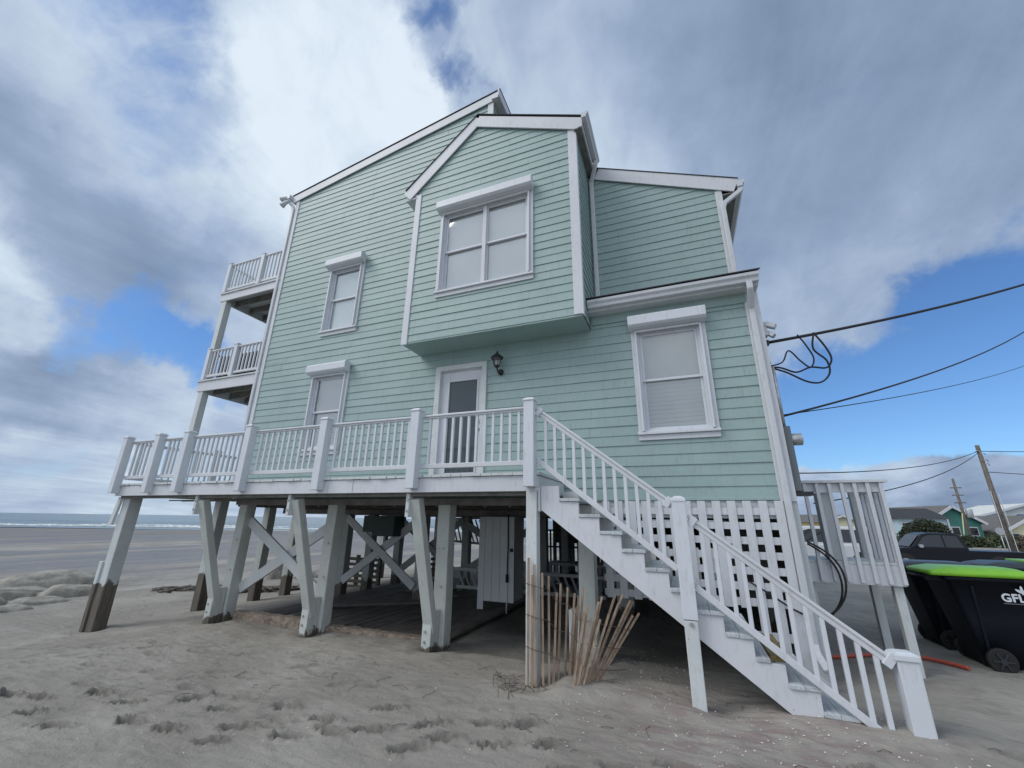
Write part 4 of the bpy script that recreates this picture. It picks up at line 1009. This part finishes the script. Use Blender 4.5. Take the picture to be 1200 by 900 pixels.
setp(m.build('privacy_screen', plank_m), 'slatted screen, coloured dark for shade, closing the landward side under the house', 'screen')  # dark plank colour stands in for shade behind the lattice
o = thing('tarp', 'crumpled black tarp hanging over the fallen railing', 'tarp', (-2.9, 5.2, .1))
m = MB(); vs = []; n = 10
for i in range(n+1):
    for j in range(n+1):
        u_, v_ = i/n, j/n; vs.append((-3.2+.55*u_+.1*v_, 5.0+.2*math.sin(u_*7+v_*3)*.4+.05*v_, .05+.42*(1-abs(u_-.6))*(.3+.7*v_)+.04*math.sin(v_*9+u_*5)))
m.add(vs, [(i*(n+1)+j, (i+1)*(n+1)+j, (i+1)*(n+1)+j+1, i*(n+1)+j+1) for i in range(n) for j in range(n)], True); m.build('sheet', black_rubber, o, fix=False)

# ================================================================== sandbags
def sandbag(label, c, sx, sy, sz, rz, seed):
    vs = []; nu, nv = 64, 40
    for j in range(nv+1):
        t = math.pi*j/nv
        for i in range(nu):
            a = 2*math.pi*i/nu
            ce = lambda v, e: math.copysign(abs(v)**e, v)
            x = ce(math.cos(a), .62)*ce(math.sin(t), .7); y = ce(math.sin(a), .62)*ce(math.sin(t), .7); z = ce(math.cos(t), .85)
            z *= 1-.25*abs(x)**3
            d = .08*noise.noise((x*1.6+seed, y*1.6, z*1.6)) + .025*noise.noise((x*4+seed, y*4, z*3)) - .06*max(0, 1-abs(noise.noise((x*1.1+seed*2, y*1.6, 1.3+z*.5)))*9)
            vs.append(((x*(1+d))*sx/2, (y*(1+d))*sy/2, (z*(1+d*1.3)+d*.5)*sz/2))
    fs = [(j*nu+i, j*nu+(i+1) % nu, (j+1)*nu+(i+1) % nu, (j+1)*nu+i) for j in range(nv) for i in range(nu)]
    m = MB(); m.add(vs, fs, True); o = m.build('sandbag', bag_m, fix=True)
    o.location = c; o.rotation_euler = (random.uniform(-.08, .08), random.uniform(-.1, .1), rz); setp(o, label, 'sandbag', 'large sandbags piled on the beach')
sandbag('big domed sandbag at the top back of the pile left of the leaning post', (-16.3, 1.0, -.36), 2.5, 1.3, .88, 1.17, 1)
sandbag('smooth pale sandbag directly left of the stripped corner pile', (-14.35, .62, -.33), 1.25, .75, .50, 1.2, 2)
sandbag('long narrow sandbag below the domed one, second row', (-15.0, -.25, -.30), 1.45, .62, .42, 1.25, 3)
sandbag('front right sandbag of the pile, flat against the sand', (-13.65, -.30, -.38), 1.15, .58, .36, 1.35, 4)
sandbag('folded sagging sandbag at the front of the pile', (-13.2, -1.05, -.40), 1.0, .52, .36, 1.45, 5)
sandbag('leftmost sandbag of the pile, cut by the photo edge', (-14.0, -1.35, -.30), 1.3, .60, .42, 1.25, 6)
sandbag('pale sandbag seen between the left piles under the deck', (-14.6, 7.0, -.45), 1.3, 1.0, 1.0, 1.0, 7)
sandbag('low sandbag lying just beside the pale one between the piles', (-13.0, 6.6, -.52), 1.5, .7, .5, 1.1, 8)

# wrack line
m = MB()
for k in range(150):
    t = random.random(); x = -13.1+2.9*t+random.gauss(0, .15); y = 1.9+1.9*t+random.gauss(0, .18)
    z = hz(x, y)+.02; a = random.uniform(-.6, 1.2); ln = random.uniform(.1, .55)
    m.tube([(x-ln/2*math.cos(a), y-ln/2*math.sin(a), z), (x, y, z+random.uniform(.0, .05)), (x+ln/2*math.cos(a), y+ln/2*math.sin(a), z+.01)], [random.uniform(.01, .05)]*3, 6)
setp(m.build('driftwood_debris', drift_m), 'line of driftwood scraps and wrack along the berm edge', 'driftwood', kind='stuff')
DL = MB(); DL.tube([(-12.1, 2.6, -.40), (-11.4, 2.9, -.37), (-10.6, 3.1, -.38)], [.07, .10, .08], 10); setp(DL.build('driftwood_log', drift_m), 'dark driftwood log lying behind the stripped corner pile', 'log')

# shells, grit
m = MB()
def chip(x, y, s):
    z = hz(x, y, True)+s*.25; a = random.random()*6.3; c_, s2 = math.cos(a)*s, math.sin(a)*s; t = random.uniform(-.4, .6)*s
    m.add([(x-c_, y-s2, z), (x+s2*.7, y-c_*.7, z+t*.4), (x+c_, y+s2, z+t*.3), (x-s2*.6, y+c_*.6, z+abs(t)*.6), (x, y, z+s*.5)], [(0, 1, 4), (1, 2, 4), (2, 3, 4), (3, 0, 4)])
for k in range(210): chip(random.gauss(.3, 1.0), random.gauss(-1.75, .45), random.uniform(.004, .013))
for k in range(330): chip(random.uniform(-6, 1.6), random.uniform(-3.8, -1.3), random.uniform(.003, .009))
for k in range(120): chip(random.gauss(-.6, .4), random.gauss(-.2, .5), random.uniform(.005, .014))
for k in range(22): chip(random.gauss(.9, .35), random.gauss(-1.45, .12), random.uniform(.007, .017))
setp(m.build('shell_fragments', shell_m), 'scattered white shell fragments on the sand', 'shells', kind='stuff')
m = MB()
for k in range(24):
    x, y = random.gauss(-1.72, .13), random.gauss(-1.42, .12); z = hz(x, y, True)+.01; a = random.random()*6.3; ln = random.uniform(.08, .3)
    m.tube([(x, y, z), (x+ln*.5*math.cos(a), y+ln*.5*math.sin(a), z+random.uniform(.0, .07)), (x+ln*math.cos(a+.4), y+ln*math.sin(a+.4), z+.01)], .0028, 4)
for k in range(60):
    x, y = random.uniform(-5, 2.2), random.uniform(-2.8, -.9); z = hz(x, y, True)+.004; a = random.random()*6.3; ln = random.uniform(.03, .2)
    m.tube([(x, y, z), (x+ln*.5*math.cos(a), y+ln*.5*math.sin(a), z+.012), (x+ln*math.cos(a+.3), y+ln*math.sin(a+.3), z)], .0022, 4)
setp(m.build('dry_twigs', twig_m), 'dry twigs and grass roots scattered on the sand', 'twigs', kind='stuff')

# hose
pts = [(x, y, hz(x, y)+.03) for (x, y) in ((1.2, .9), (1.64, 1.12), (2.0, 1.33), (2.35, 1.47), (2.6, 1.46), (2.8, 1.30), (2.9, 1.16))]
P = [Vector(p) for p in pts]; out = []
for i in range(len(P)-1):
    a, b, c, d = P[max(i-1, 0)], P[i], P[i+1], P[min(i+2, len(P)-1)]
    for k in range(8): t = k/8; out.append(.5*((2*b)+(-a+c)*t+(2*a-5*b+4*c-d)*t*t+(-a+3*b-3*c+d)*t**3))
setp(MB().tube(out+[P[-1]], .022, 10).build('garden_hose', hose_m), 'orange hose lying across the sand beside the bottom newel post', 'hose')

# ================================================================== wheeled bins
def rounded(x0, x1, y0, y1, r, z, n=5):
    out = []
    for (cx, cy, a0) in ((x1-r, y1-r, 0), (x0+r, y1-r, 90), (x0+r, y0+r, 180), (x1-r, y0+r, 270)):
        for k in range(n+1): a = R(a0+90*k/n); out.append((cx+r*math.cos(a), cy+r*math.sin(a), z))
    return out
def loft(m, rings, sm=True, cap=True):
    n = len(rings[0]); vs = [v for r_ in rings for v in r_]
    fs = [(i*n+k, i*n+(k+1) % n, (i+1)*n+(k+1) % n, (i+1)*n+k) for i in range(len(rings)-1) for k in range(n)]
    m.add(vs, fs, sm)
    if cap: k = len(m.v)-len(vs); m.f += [tuple(k+j for j in reversed(range(n))), tuple(k+(len(rings)-1)*n+j for j in range(n))]; m.smooth += [False]*2
def make_bin(label, lid_mat, logo=True):
    B = thing('wheeled_bin', label, 'trash bin', (0, 0, 0), 0, 'wheeled bins at the roadside')
    m = MB(); loft(m, [rounded(.26, .80, .05, .55, .05, .06), rounded(.17, .84, .02, .58, .05, .55), rounded(.08, .88, .0, .60, .05, .98), rounded(.05, .90, -.02, .62, .05, .985), rounded(.05, .90, -.02, .62, .05, 1.03)])
    m.build('body', bin_m, B, local=True)
    m = MB(); loft(m, [rounded(-.08, .93, -.035, .635, .04, 1.035), rounded(-.08, .93, -.035, .635, .04, 1.080), rounded(-.04, .90, -.01, .61, .05, 1.10), rounded(.10, .82, .08, .52, .05, 1.135), rounded(.30, .66, .20, .40, .05, 1.142)]); lid = m.build('lid', lid_mat, B, local=True)
    for xx in (.30, .76): MB().beam((xx+.02*(xx > .5), .0, .93), (xx, .035, .20), .03, .02, (0, 1, 0)).build('rib', bin_m, B, local=True, bevel=.006)
    m = MB(); m.tube([(-.10, .06, 1.0), (-.10, .54, 1.0)], .018, 8); m.box(-.11, .06, .05, .08, .97, 1.02); m.box(-.11, .06, .52, .55, .97, 1.02); m.build('handle', bin_m, B, local=True)
    for yy in (-.035, .60):
        m = MB(); m.cyl((.36, yy, .135), (0, 1, 0), .135, .055, 28); wh = m.build('wheel', black_rubber, B, local=True, bevel=.01)
        m = MB(); yf = yy-.032 if yy < 0 else yy+.032
        m.cyl((.36, yf, .135), (0, 1, 0), .03, .02, 14)
        for k in range(6): a = k*math.pi/3; m.beam((.36+.03*math.cos(a), yf, .135+.03*math.sin(a)), (.36+.095*math.cos(a), yf, .135+.095*math.sin(a)), .02, .016)
        m.build('hub', plain('wheel_hub', (.03, .034, .04), .35) if 'wheel_hub' not in MATS else MATS['wheel_hub'], wh, local=True)
    return B
def bin_logo(B):
    cu = bpy.data.curves.new('txt', 'FONT'); cu.body = 'GFL'; cu.size = .122; cu.extrude = .002; cu.space_character = 1.05; cu.offset = .004
    to = bpy.data.objects.new('tmp_text', cu); col.objects.link(to); dg = bpy.context.evaluated_depsgraph_get(); me = bpy.data.meshes.new_from_object(to.evaluated_get(dg))
    bpy.data.objects.remove(to); me.materials.clear(); me.materials.append(logo_m)
    o = bpy.data.objects.new('logo_lettering', me); col.objects.link(o); o.parent = B; o.location = (.55, .002, .775); o.rotation_euler = (R(90-2.6), 0, 0)
    m = MB()
    for (cx, cz, a, s_) in ((.748, .925, 90, .032), (.718, .898, 145, .034), (.778, .898, 35, .034)):
        n = 12; vs = []
        for k in range(n):
            t = 2*math.pi*k/n; u_ = s_*math.cos(t); v_ = s_*.42*math.sin(t)*(1-.3*math.cos(t))
            vs.append((cx+u_*math.cos(R(a))-v_*math.sin(R(a)), -.012, cz+u_*math.sin(R(a))+v_*math.cos(R(a))))
        m.add(vs, [tuple(range(n))])
    m.box(.741, .754, -.014, -.010, .858, .91); m.build('logo_leaves', logo_m, B, local=True, fix=False)
    MB().box(.55, .80, -.008, -.004, .748, .758).build('logo_underline', plain('logo_grey', (.12, .14, .16), .6), B, local=True)
B1 = make_bin('black wheeled bin with bright green lid and white leaf lettering', lime); bin_logo(B1); B1.location = (2.93, 1.36, -.02)
B2 = clone_tree(B1); B2['label'] = 'black wheeled bin with dark grey lid behind the green-lidded one'; B2.location = (2.92, 2.33, -.03)
for ch in list(B2.children):
    if ch.name.startswith('lid'): ch.data = ch.data.copy(); ch.data.materials[0] = bin_lid_m
    if ch.name.startswith('logo'): bpy.data.objects.remove(ch)
B3 = clone_tree(B2); B3['label'] = 'rear wheeled bin whose lid carries a green patch at the right edge'; B3.location = (4.25, 3.0, -.03)
m = MB(); m.box(.42, .80, .0, .5, 1.10, 1.17); m.build('lid_patch', lime, B3, local=True, bevel=.02)

# ================================================================== vehicles (local: x forward = -X world after rotation)
def vehicle(kind, label, loc, rz, paint):
    V = thing('parked_pickup' if kind == 'pickup' else 'parked_suv', label, 'pickup truck' if kind == 'pickup' else 'car', loc, rz)
    W = .95
    if kind == 'pickup':
        body = [(-2.85, .48), (-2.88, .95), (-2.83, 1.02), (-.75, 1.02), (-.75, 1.08), (1.05, 1.10), (2.35, 1.04), (2.72, .90), (2.78, .5), (2.45, .36), (-2.5, .36)]
        cab = [(-.80, 1.06), (-.62, 1.72), (-.35, 1.80), (.55, 1.80), (.85, 1.74), (1.45, 1.08)]; wx = (-1.75, 1.80)
        wins = [[(-.62, 1.14), (-.50, 1.66), (.05, 1.70), (.05, 1.14)], [(.12, 1.14), (.12, 1.70), (.55, 1.69), (.82, 1.60), (1.22, 1.14)]]
    else:
        body = [(-2.35, .45), (-2.40, .95), (-2.33, 1.08), (1.15, 1.08), (2.05, 1.0), (2.35, .86), (2.42, .5), (2.1, .34), (-2.1, .34)]
        cab = [(-2.30, 1.06), (-2.12, 1.66), (-1.85, 1.74), (.25, 1.74), (.52, 1.68), (1.28, 1.06)]; wx = (-1.45, 1.50)
        wins = [[(-2.10, 1.14), (-1.98, 1.58), (-1.30, 1.62), (-1.30, 1.14)], [(-1.20, 1.14), (-1.20, 1.63), (-.35, 1.64), (-.35, 1.14)], [(-.27, 1.14), (-.27, 1.64), (.20, 1.63), (.42, 1.56), (.98, 1.14)]]
    MB().prism(body, 'y', -W, W).build('body', paint, V, local=True, bevel=.06)
    m = MB(); n = len(cab); ins = lambda p: W-.06-.17*(p[1]-1.06)/.74
    vs = [(p[0], -ins(p), p[1]) for p in cab]+[(p[0], ins(p), p[1]) for p in cab]
    m.add(vs, [tuple(range(n)), tuple(reversed(range(n, 2*n)))]+[(i, i+n, (i+1) % n+n, (i+1) % n) for i in range(n)]); m.build('cab', paint, V, local=True, bevel=.04)
    for P_ in wins:
        for s_ in (-1, 1):
            m = MB(); m.add([(p[0], s_*(ins(p)+.012), p[1]) for p in P_], [tuple(range(len(P_)))]); m.build('side_window', dark_glass, V, local=True, fix=False)
    fx, bx = cab[-1], cab[0]; f2 = cab[-2]; b2 = cab[1]
    m = MB(); m.add([(fx[0]-.02, -.78, fx[1]+.06), (fx[0]-.02, .78, fx[1]+.06), (f2[0]+.06, .66, f2[1]-.03), (f2[0]+.06, -.66, f2[1]-.03)], [(0, 1, 2, 3)]); m.v = [(a+.03, b, c) for a, b, c in m.v]; m.build('windscreen', dark_glass, V, local=True)
    for x in wx:
        for s_ in (-1, 1):
            m = MB(); m.cyl((x, s_*(W-.08), .37), (0, 1, 0), .37, .24, 28); wh = m.build('wheel', black_rubber, V, local=True, bevel=.03)
            m = MB(); m.cyl((x, s_*(W+.045), .37), (0, 1, 0), .22, .02, 20); m.build('rim', steel, wh, local=True)
            m = MB(); pts = [(x+.46*math.cos(a), s_*(W+.004), .37+.46*math.sin(a)) for a in [math.pi*k/10 for k in range(11)]]; m.add(pts, [tuple(range(11))]); m.build('wheel_arch', black_rubber, V, local=True, fix=False)
    for s_ in (-1, 1):
        MB().box(body[0][0]-.02, body[0][0]+.05, s_*.80-.12, s_*.80+.12, .68, .95).build('tail_lamp', red_l, V, local=True, bevel=.02)
        MB().box(body[-3][0]-.10 if kind == 'pickup' else 2.28, 2.76 if kind == 'pickup' else 2.40, s_*.72-.15, s_*.72+.15, .68, .84).build('headlight', lamp_glass, V, local=True, bevel=.02)
        MB().box(1.0, 1.16, s_*(W+.02), s_*(W+.16), 1.10, 1.25).build('side_mirror', steel if s_ > 0 else paint, V, local=True, bevel=.02)
    MB().box(body[-3][0]-.06, body[-3][0]+.06, -.85, .85, .36, .55).build('bumper', steel, V, local=True, bevel=.03)
    return V
hgt = lambda x, y: hz(x, y)
vehicle('pickup', 'black pickup truck parked beyond the porch and the bins', (11.9, 23.0, hgt(12, 23)-.28), R(180), carb)
vehicle('suv', 'white car parked behind the side porch railing', (4.9, 16.0, hgt(5, 16)+.02), R(180), carw)

# ================================================================== distant houses
def gable(label, x, y, z, w_, d_, h, rh, wall, roof, rz=0, gable_front=True, wins=3, name='far_house'):
    Hh = thing(name, label, 'house', (x, y, z), rz)
    if gable_front:
        MB().prism([(-w_/2, 0), (w_/2, 0), (w_/2, h), (0, h+rh), (-w_/2, h)], 'y', 0, d_).build('wall', wall, Hh, local=True)
        m = MB()
        for s_ in (-1, 1): slab(m, [(s_*(w_/2+.5), -.5, h-.5*rh/(w_/2)+.15), (0, -.5, h+rh+.15), (0, d_+.5, h+rh+.15), (s_*(w_/2+.5), d_+.5, h-.5*rh/(w_/2)+.15)], .2)
        m.build('roof', roof, Hh, local=True)
        m = MB()
        for s_ in (-1, 1): m.beam((s_*(w_/2+.5), -.52, h-.5*rh/(w_/2)-.05), (0, -.52, h+rh-.05), .1, .35)
        m.build('rake_trim', white, Hh, local=True)
    else:
        MB().box(-w_/2, w_/2, 0, d_, 0, h).build('wall', wall, Hh, local=True)
        m = MB(); m.prism([(-.5, h), (d_+.5, h), (d_/2, h+rh)], 'x', -w_/2-.4, w_/2+.4); m.build('roof', roof, Hh, local=True)
    for i in range(wins):
        xx = -w_/2+w_*(i+.5)/wins
        f = MB().box(xx-.6, xx+.6, -.08, -.01, h*.55, h*.55+1.3).build('window', white, Hh, local=True)
        MB().box(xx-.48, xx+.48, -.11, -.085, h*.55+.12, h*.55+1.18).build('pane', dark_glass, f, local=True)
    MB().box(w_*.1, w_*.1+1, -.07, -.01, 0, 2.1).build('door', white, Hh, local=True)
    return Hh
tealw = plain('teal_wall', (.04, .17, .145), .7, 0, .08, 1); bluew = plain('pale_blue_wall', (.42, .55, .60), .7, 0, .06, 1); yelw = plain('cream_wall', (.62, .60, .40), .7, 0, .06, 1)
yel2 = plain('yellow_wall', (.60, .50, .22), .7, 0, .06, 1); whw = plain('offwhite_wall', (.60, .62, .58), .7, 0, .05, 1); blueroof = plain('blue_metal_roof', (.03, .075, .17), .5, 0, .08, 1)
gable('teal green gabled house behind the hedge', 37.9, 80, -2.2, 7.4, 14, 4.6, 2.2, tealw, grey_roof, R(16), True)
T_ = [o for o in bpy.data.objects if o.name == 'far_house'][0]
MB().box(-.9, -.65, -.12, -.02, 0, 4.9).build('corner_trim', white, T_, local=True)
gable('pale blue house with dark grey roof left of the dark tree', 30.2, 70, -1.3, 5.4, 9, 3.9, 1.5, bluew, shingle, R(4), False)
gable('cream yellow gabled house right of the teal one', 46.5, 80, -2.4, 7.0, 10, 3.6, 2.0, yelw, grey_roof, R(6), True)
gable('long off-white house rising behind the leaning pole', 55, 96, -2.4, 13, 10, 6.0, 1.9, whw, whw, R(5), True)
gable('white house with bright blue roof at the right edge', 56.5, 84, -2.4, 12, 10, 3.2, 2.9, whw, blueroof, R(0), False)
gable('small yellow house seen through the porch railing', 20.0, 80, -2.2, 6, 8, 4.2, 1.3, yel2, grey_roof, 0, False)
gable('low cream house with brown roof seen through the porch railing', 27.5, 92, -2.2, 8, 8, 4.2, 1.3, yelw, plain('brown_roof', (.12, .08, .06), .8), 0, True)

# ================================================================== trees and hedges
def foliage(mb, blobs, n, size):
    tot = sum(b[3]*b[4]*b[5] for b in blobs)
    for b in blobs:
        for k in range(int(n*b[3]*b[4]*b[5]/tot)):
            while True:
                p = Vector((random.uniform(-1, 1), random.uniform(-1, 1), random.uniform(-1, 1)))
                if p.length < 1 and p.length > .45: break
            p *= (1+.25*noise.noise(p*2.5+Vector((b[0], b[1], 0))))
            c = Vector((b[0]+p.x*b[3], b[1]+p.y*b[4], b[2]+p.z*b[5])); s_ = size*random.uniform(.6, 1.5)
            a = Vector((random.gauss(0, 1), random.gauss(0, 1), random.gauss(0, 1))).normalized()*s_; d = a.cross(Vector((random.gauss(0, 1), random.gauss(0, 1), random.gauss(0, 1)))).normalized()*s_*.6
            mb.add([c-a, c+d*.8, c+a, c-d], [(0, 1, 2, 3)])
def tree(label, x, y, z, blobs, n, size, mat, h=2.0, name='tree'):
    T_ = thing(name, label, 'tree', (x, y, z))
    m = MB(); m.tube([(0, 0, -.3), (.1, 0, h*.5), (.05, .1, h)], [.22, .16, .10], 8)
    for k in range(5): a = k*1.3; m.tube([(.08, .05, h*.5), (.9*math.cos(a), .7*math.sin(a), h*.8), (1.8*math.cos(a), 1.2*math.sin(a), h*1.1)], [.09, .06, .02], 6)
    m.build('trunk', pole_m, T_, local=True)
    m = MB(); foliage(m, blobs, int(n*1.8), size*.72); m.build('crown', mat, T_, local=True, fix=False); return T_
tree('dark rounded evergreen in front of the pale blue house', 21.8, 48, -1.1, [(-1.2, 0, 1.6, 1.1, 1.3, 1.3), (.2, 0, 2.0, 1.3, 1.3, 1.3), (1.3, .3, 1.3, 1.0, 1.1, 1.0), (-.4, 0, 2.7, .8, .9, .7), (.9, 0, 2.5, .6, .7, .5), (2.1, 0, 1.0, .7, .7, .6)], 8000, .13, leaf_dark, 2.2, 'evergreen_tree')
tree('brownish wind-shaped tree right of the tall pole', 41.5, 66, -1.6, [(0, 0, 3.6, 2.2, 1.8, 1.2), (1.8, 0, 3.0, 1.8, 1.5, 1.1), (-1.5, 0, 2.8, 1.3, 1.2, .9)], 4500, .14, leaf_brown, 2.6, 'coastal_tree')
def hedge(label, x, y, z, ln, h, mat, n, rz=0):
    m = MB(); foliage(m, [(-ln/2+ln*(i+.5)/8, random.uniform(-.3, .3), h*.45, ln/11, 1.2, h*.55*random.uniform(.8, 1.15)) for i in range(8)], n, .13)
    m.tube([(0, 0, -.3), (0, 0, h*.6)], .08, 6)
    o = m.build('hedge', mat, fix=False); o.location = (x, y, z); o.rotation_euler = (0, 0, rz); return setp(o, label, 'hedge')
hedge('long dark green hedge between the pickup and the teal house', 28.0, 50, -1.2, 9, 2.1, leaf_green, 9000, R(-8))
hedge('brown scrub hedge behind the tall utility pole', 29.5, 42, -1.0, 9, 2.0, leaf_brown, 6000, R(-5))
hedge('dark scrub at the right edge beyond the bins', 34, 41, -1.0, 9, 2.6, leaf_dark, 7000)
hedge('low dark scrub seen through the porch railing', 15.5, 56, -1.0, 14, 1.8, leaf_dark, 5000)
# white cross-like marker and small sign
SG = thing('road_sign', 'small oval road sign seen from behind beside the hedge', 'sign', (20.9, 36, -.6))
m = MB(); m.tube([(20.9, 36, -.8), (20.9, 36, 1.4)], .03, 6); m.build('post', steel, SG)
m = MB(); m.cyl((20.9, 35.95, 1.35), (0, 1, 0), .26, .02, 20); m.build('plate', steel, SG)

# ================================================================== utility poles
UP = thing('utility_pole', 'tall wooden utility pole in front of the hedge, nearest to the bins', 'utility pole', (21.6, 37, -.6))
m = MB(); m.tube([(21.75, 37, -1), (21.75, 37, 7.65)], [.19, .13], 14); m.build('pole', pole_m, UP)
m = MB()
for (a, b, z) in ((-.28, 0, 7.2), (.28, .0, 7.0), (.3, 0, 6.5), (.32, 0, 6.2)): m.tube([(21.75, 36.9, z), (21.75+a*.7, 36.9, z+.03), (21.75+a, 36.9, z-.12)], .035, 6)
m.build('insulator', steel, UP)
m = MB(); m.box(21.55, 21.58, 36.84, 36.88, -1, 4.2); m.box(21.95, 21.98, 36.84, 36.88, -1, 4.0); m.build('conduit', vinyl, UP)
U2 = thing('utility_pole', 'thin farther utility pole with crossarms and transformer by the teal house', 'utility pole', (32.0, 64, -1.5))
m = MB(); m.tube([(32.05, 64, -1.8), (32.05, 64, 7.4)], [.20, .12], 10); m.build('pole', pole_m, U2)
for z in (6.2, 5.3, 4.4): MB().box(31.5, 32.6, 63.9, 64.0, z, z+.12).build('crossarm', pole_m, U2)
m = MB(); m.cyl((32.5, 63.7, 3.2), (0, 0, 1), .32, 1.0, 16); m.build('transformer', steel, U2, bevel=.03)
m = MB(); m.tube([(30.9, 63.5, -1.5), (31.9, 63.9, 3.2)], .055, 8); m.build('guy_guard', yellow_m, U2)
pt = (21.7, 37, 7.2)
wire('power_line', 'upper line from the tall pole down behind the porch rail', sag(pt, (1.30, 6.2, 2.85), .5), .02, 'power lines on the utility poles')
wire('power_line', 'lower line from the tall pole down behind the porch rail', sag((21.7, 37, 7.1), (3.6, 9.0, 2.2), .5), .02, 'power lines on the utility poles')
wire('power_line', 'upper line from the tall pole to the right edge of the photo', sag(pt, (44, 46, 8.6), .4), .025, 'power lines on the utility poles')
wire('power_line', 'lower line from the tall pole to the right edge of the photo', sag((21.9, 37, 5.6), (44, 46, 5.9), .4), .025, 'power lines on the utility poles')
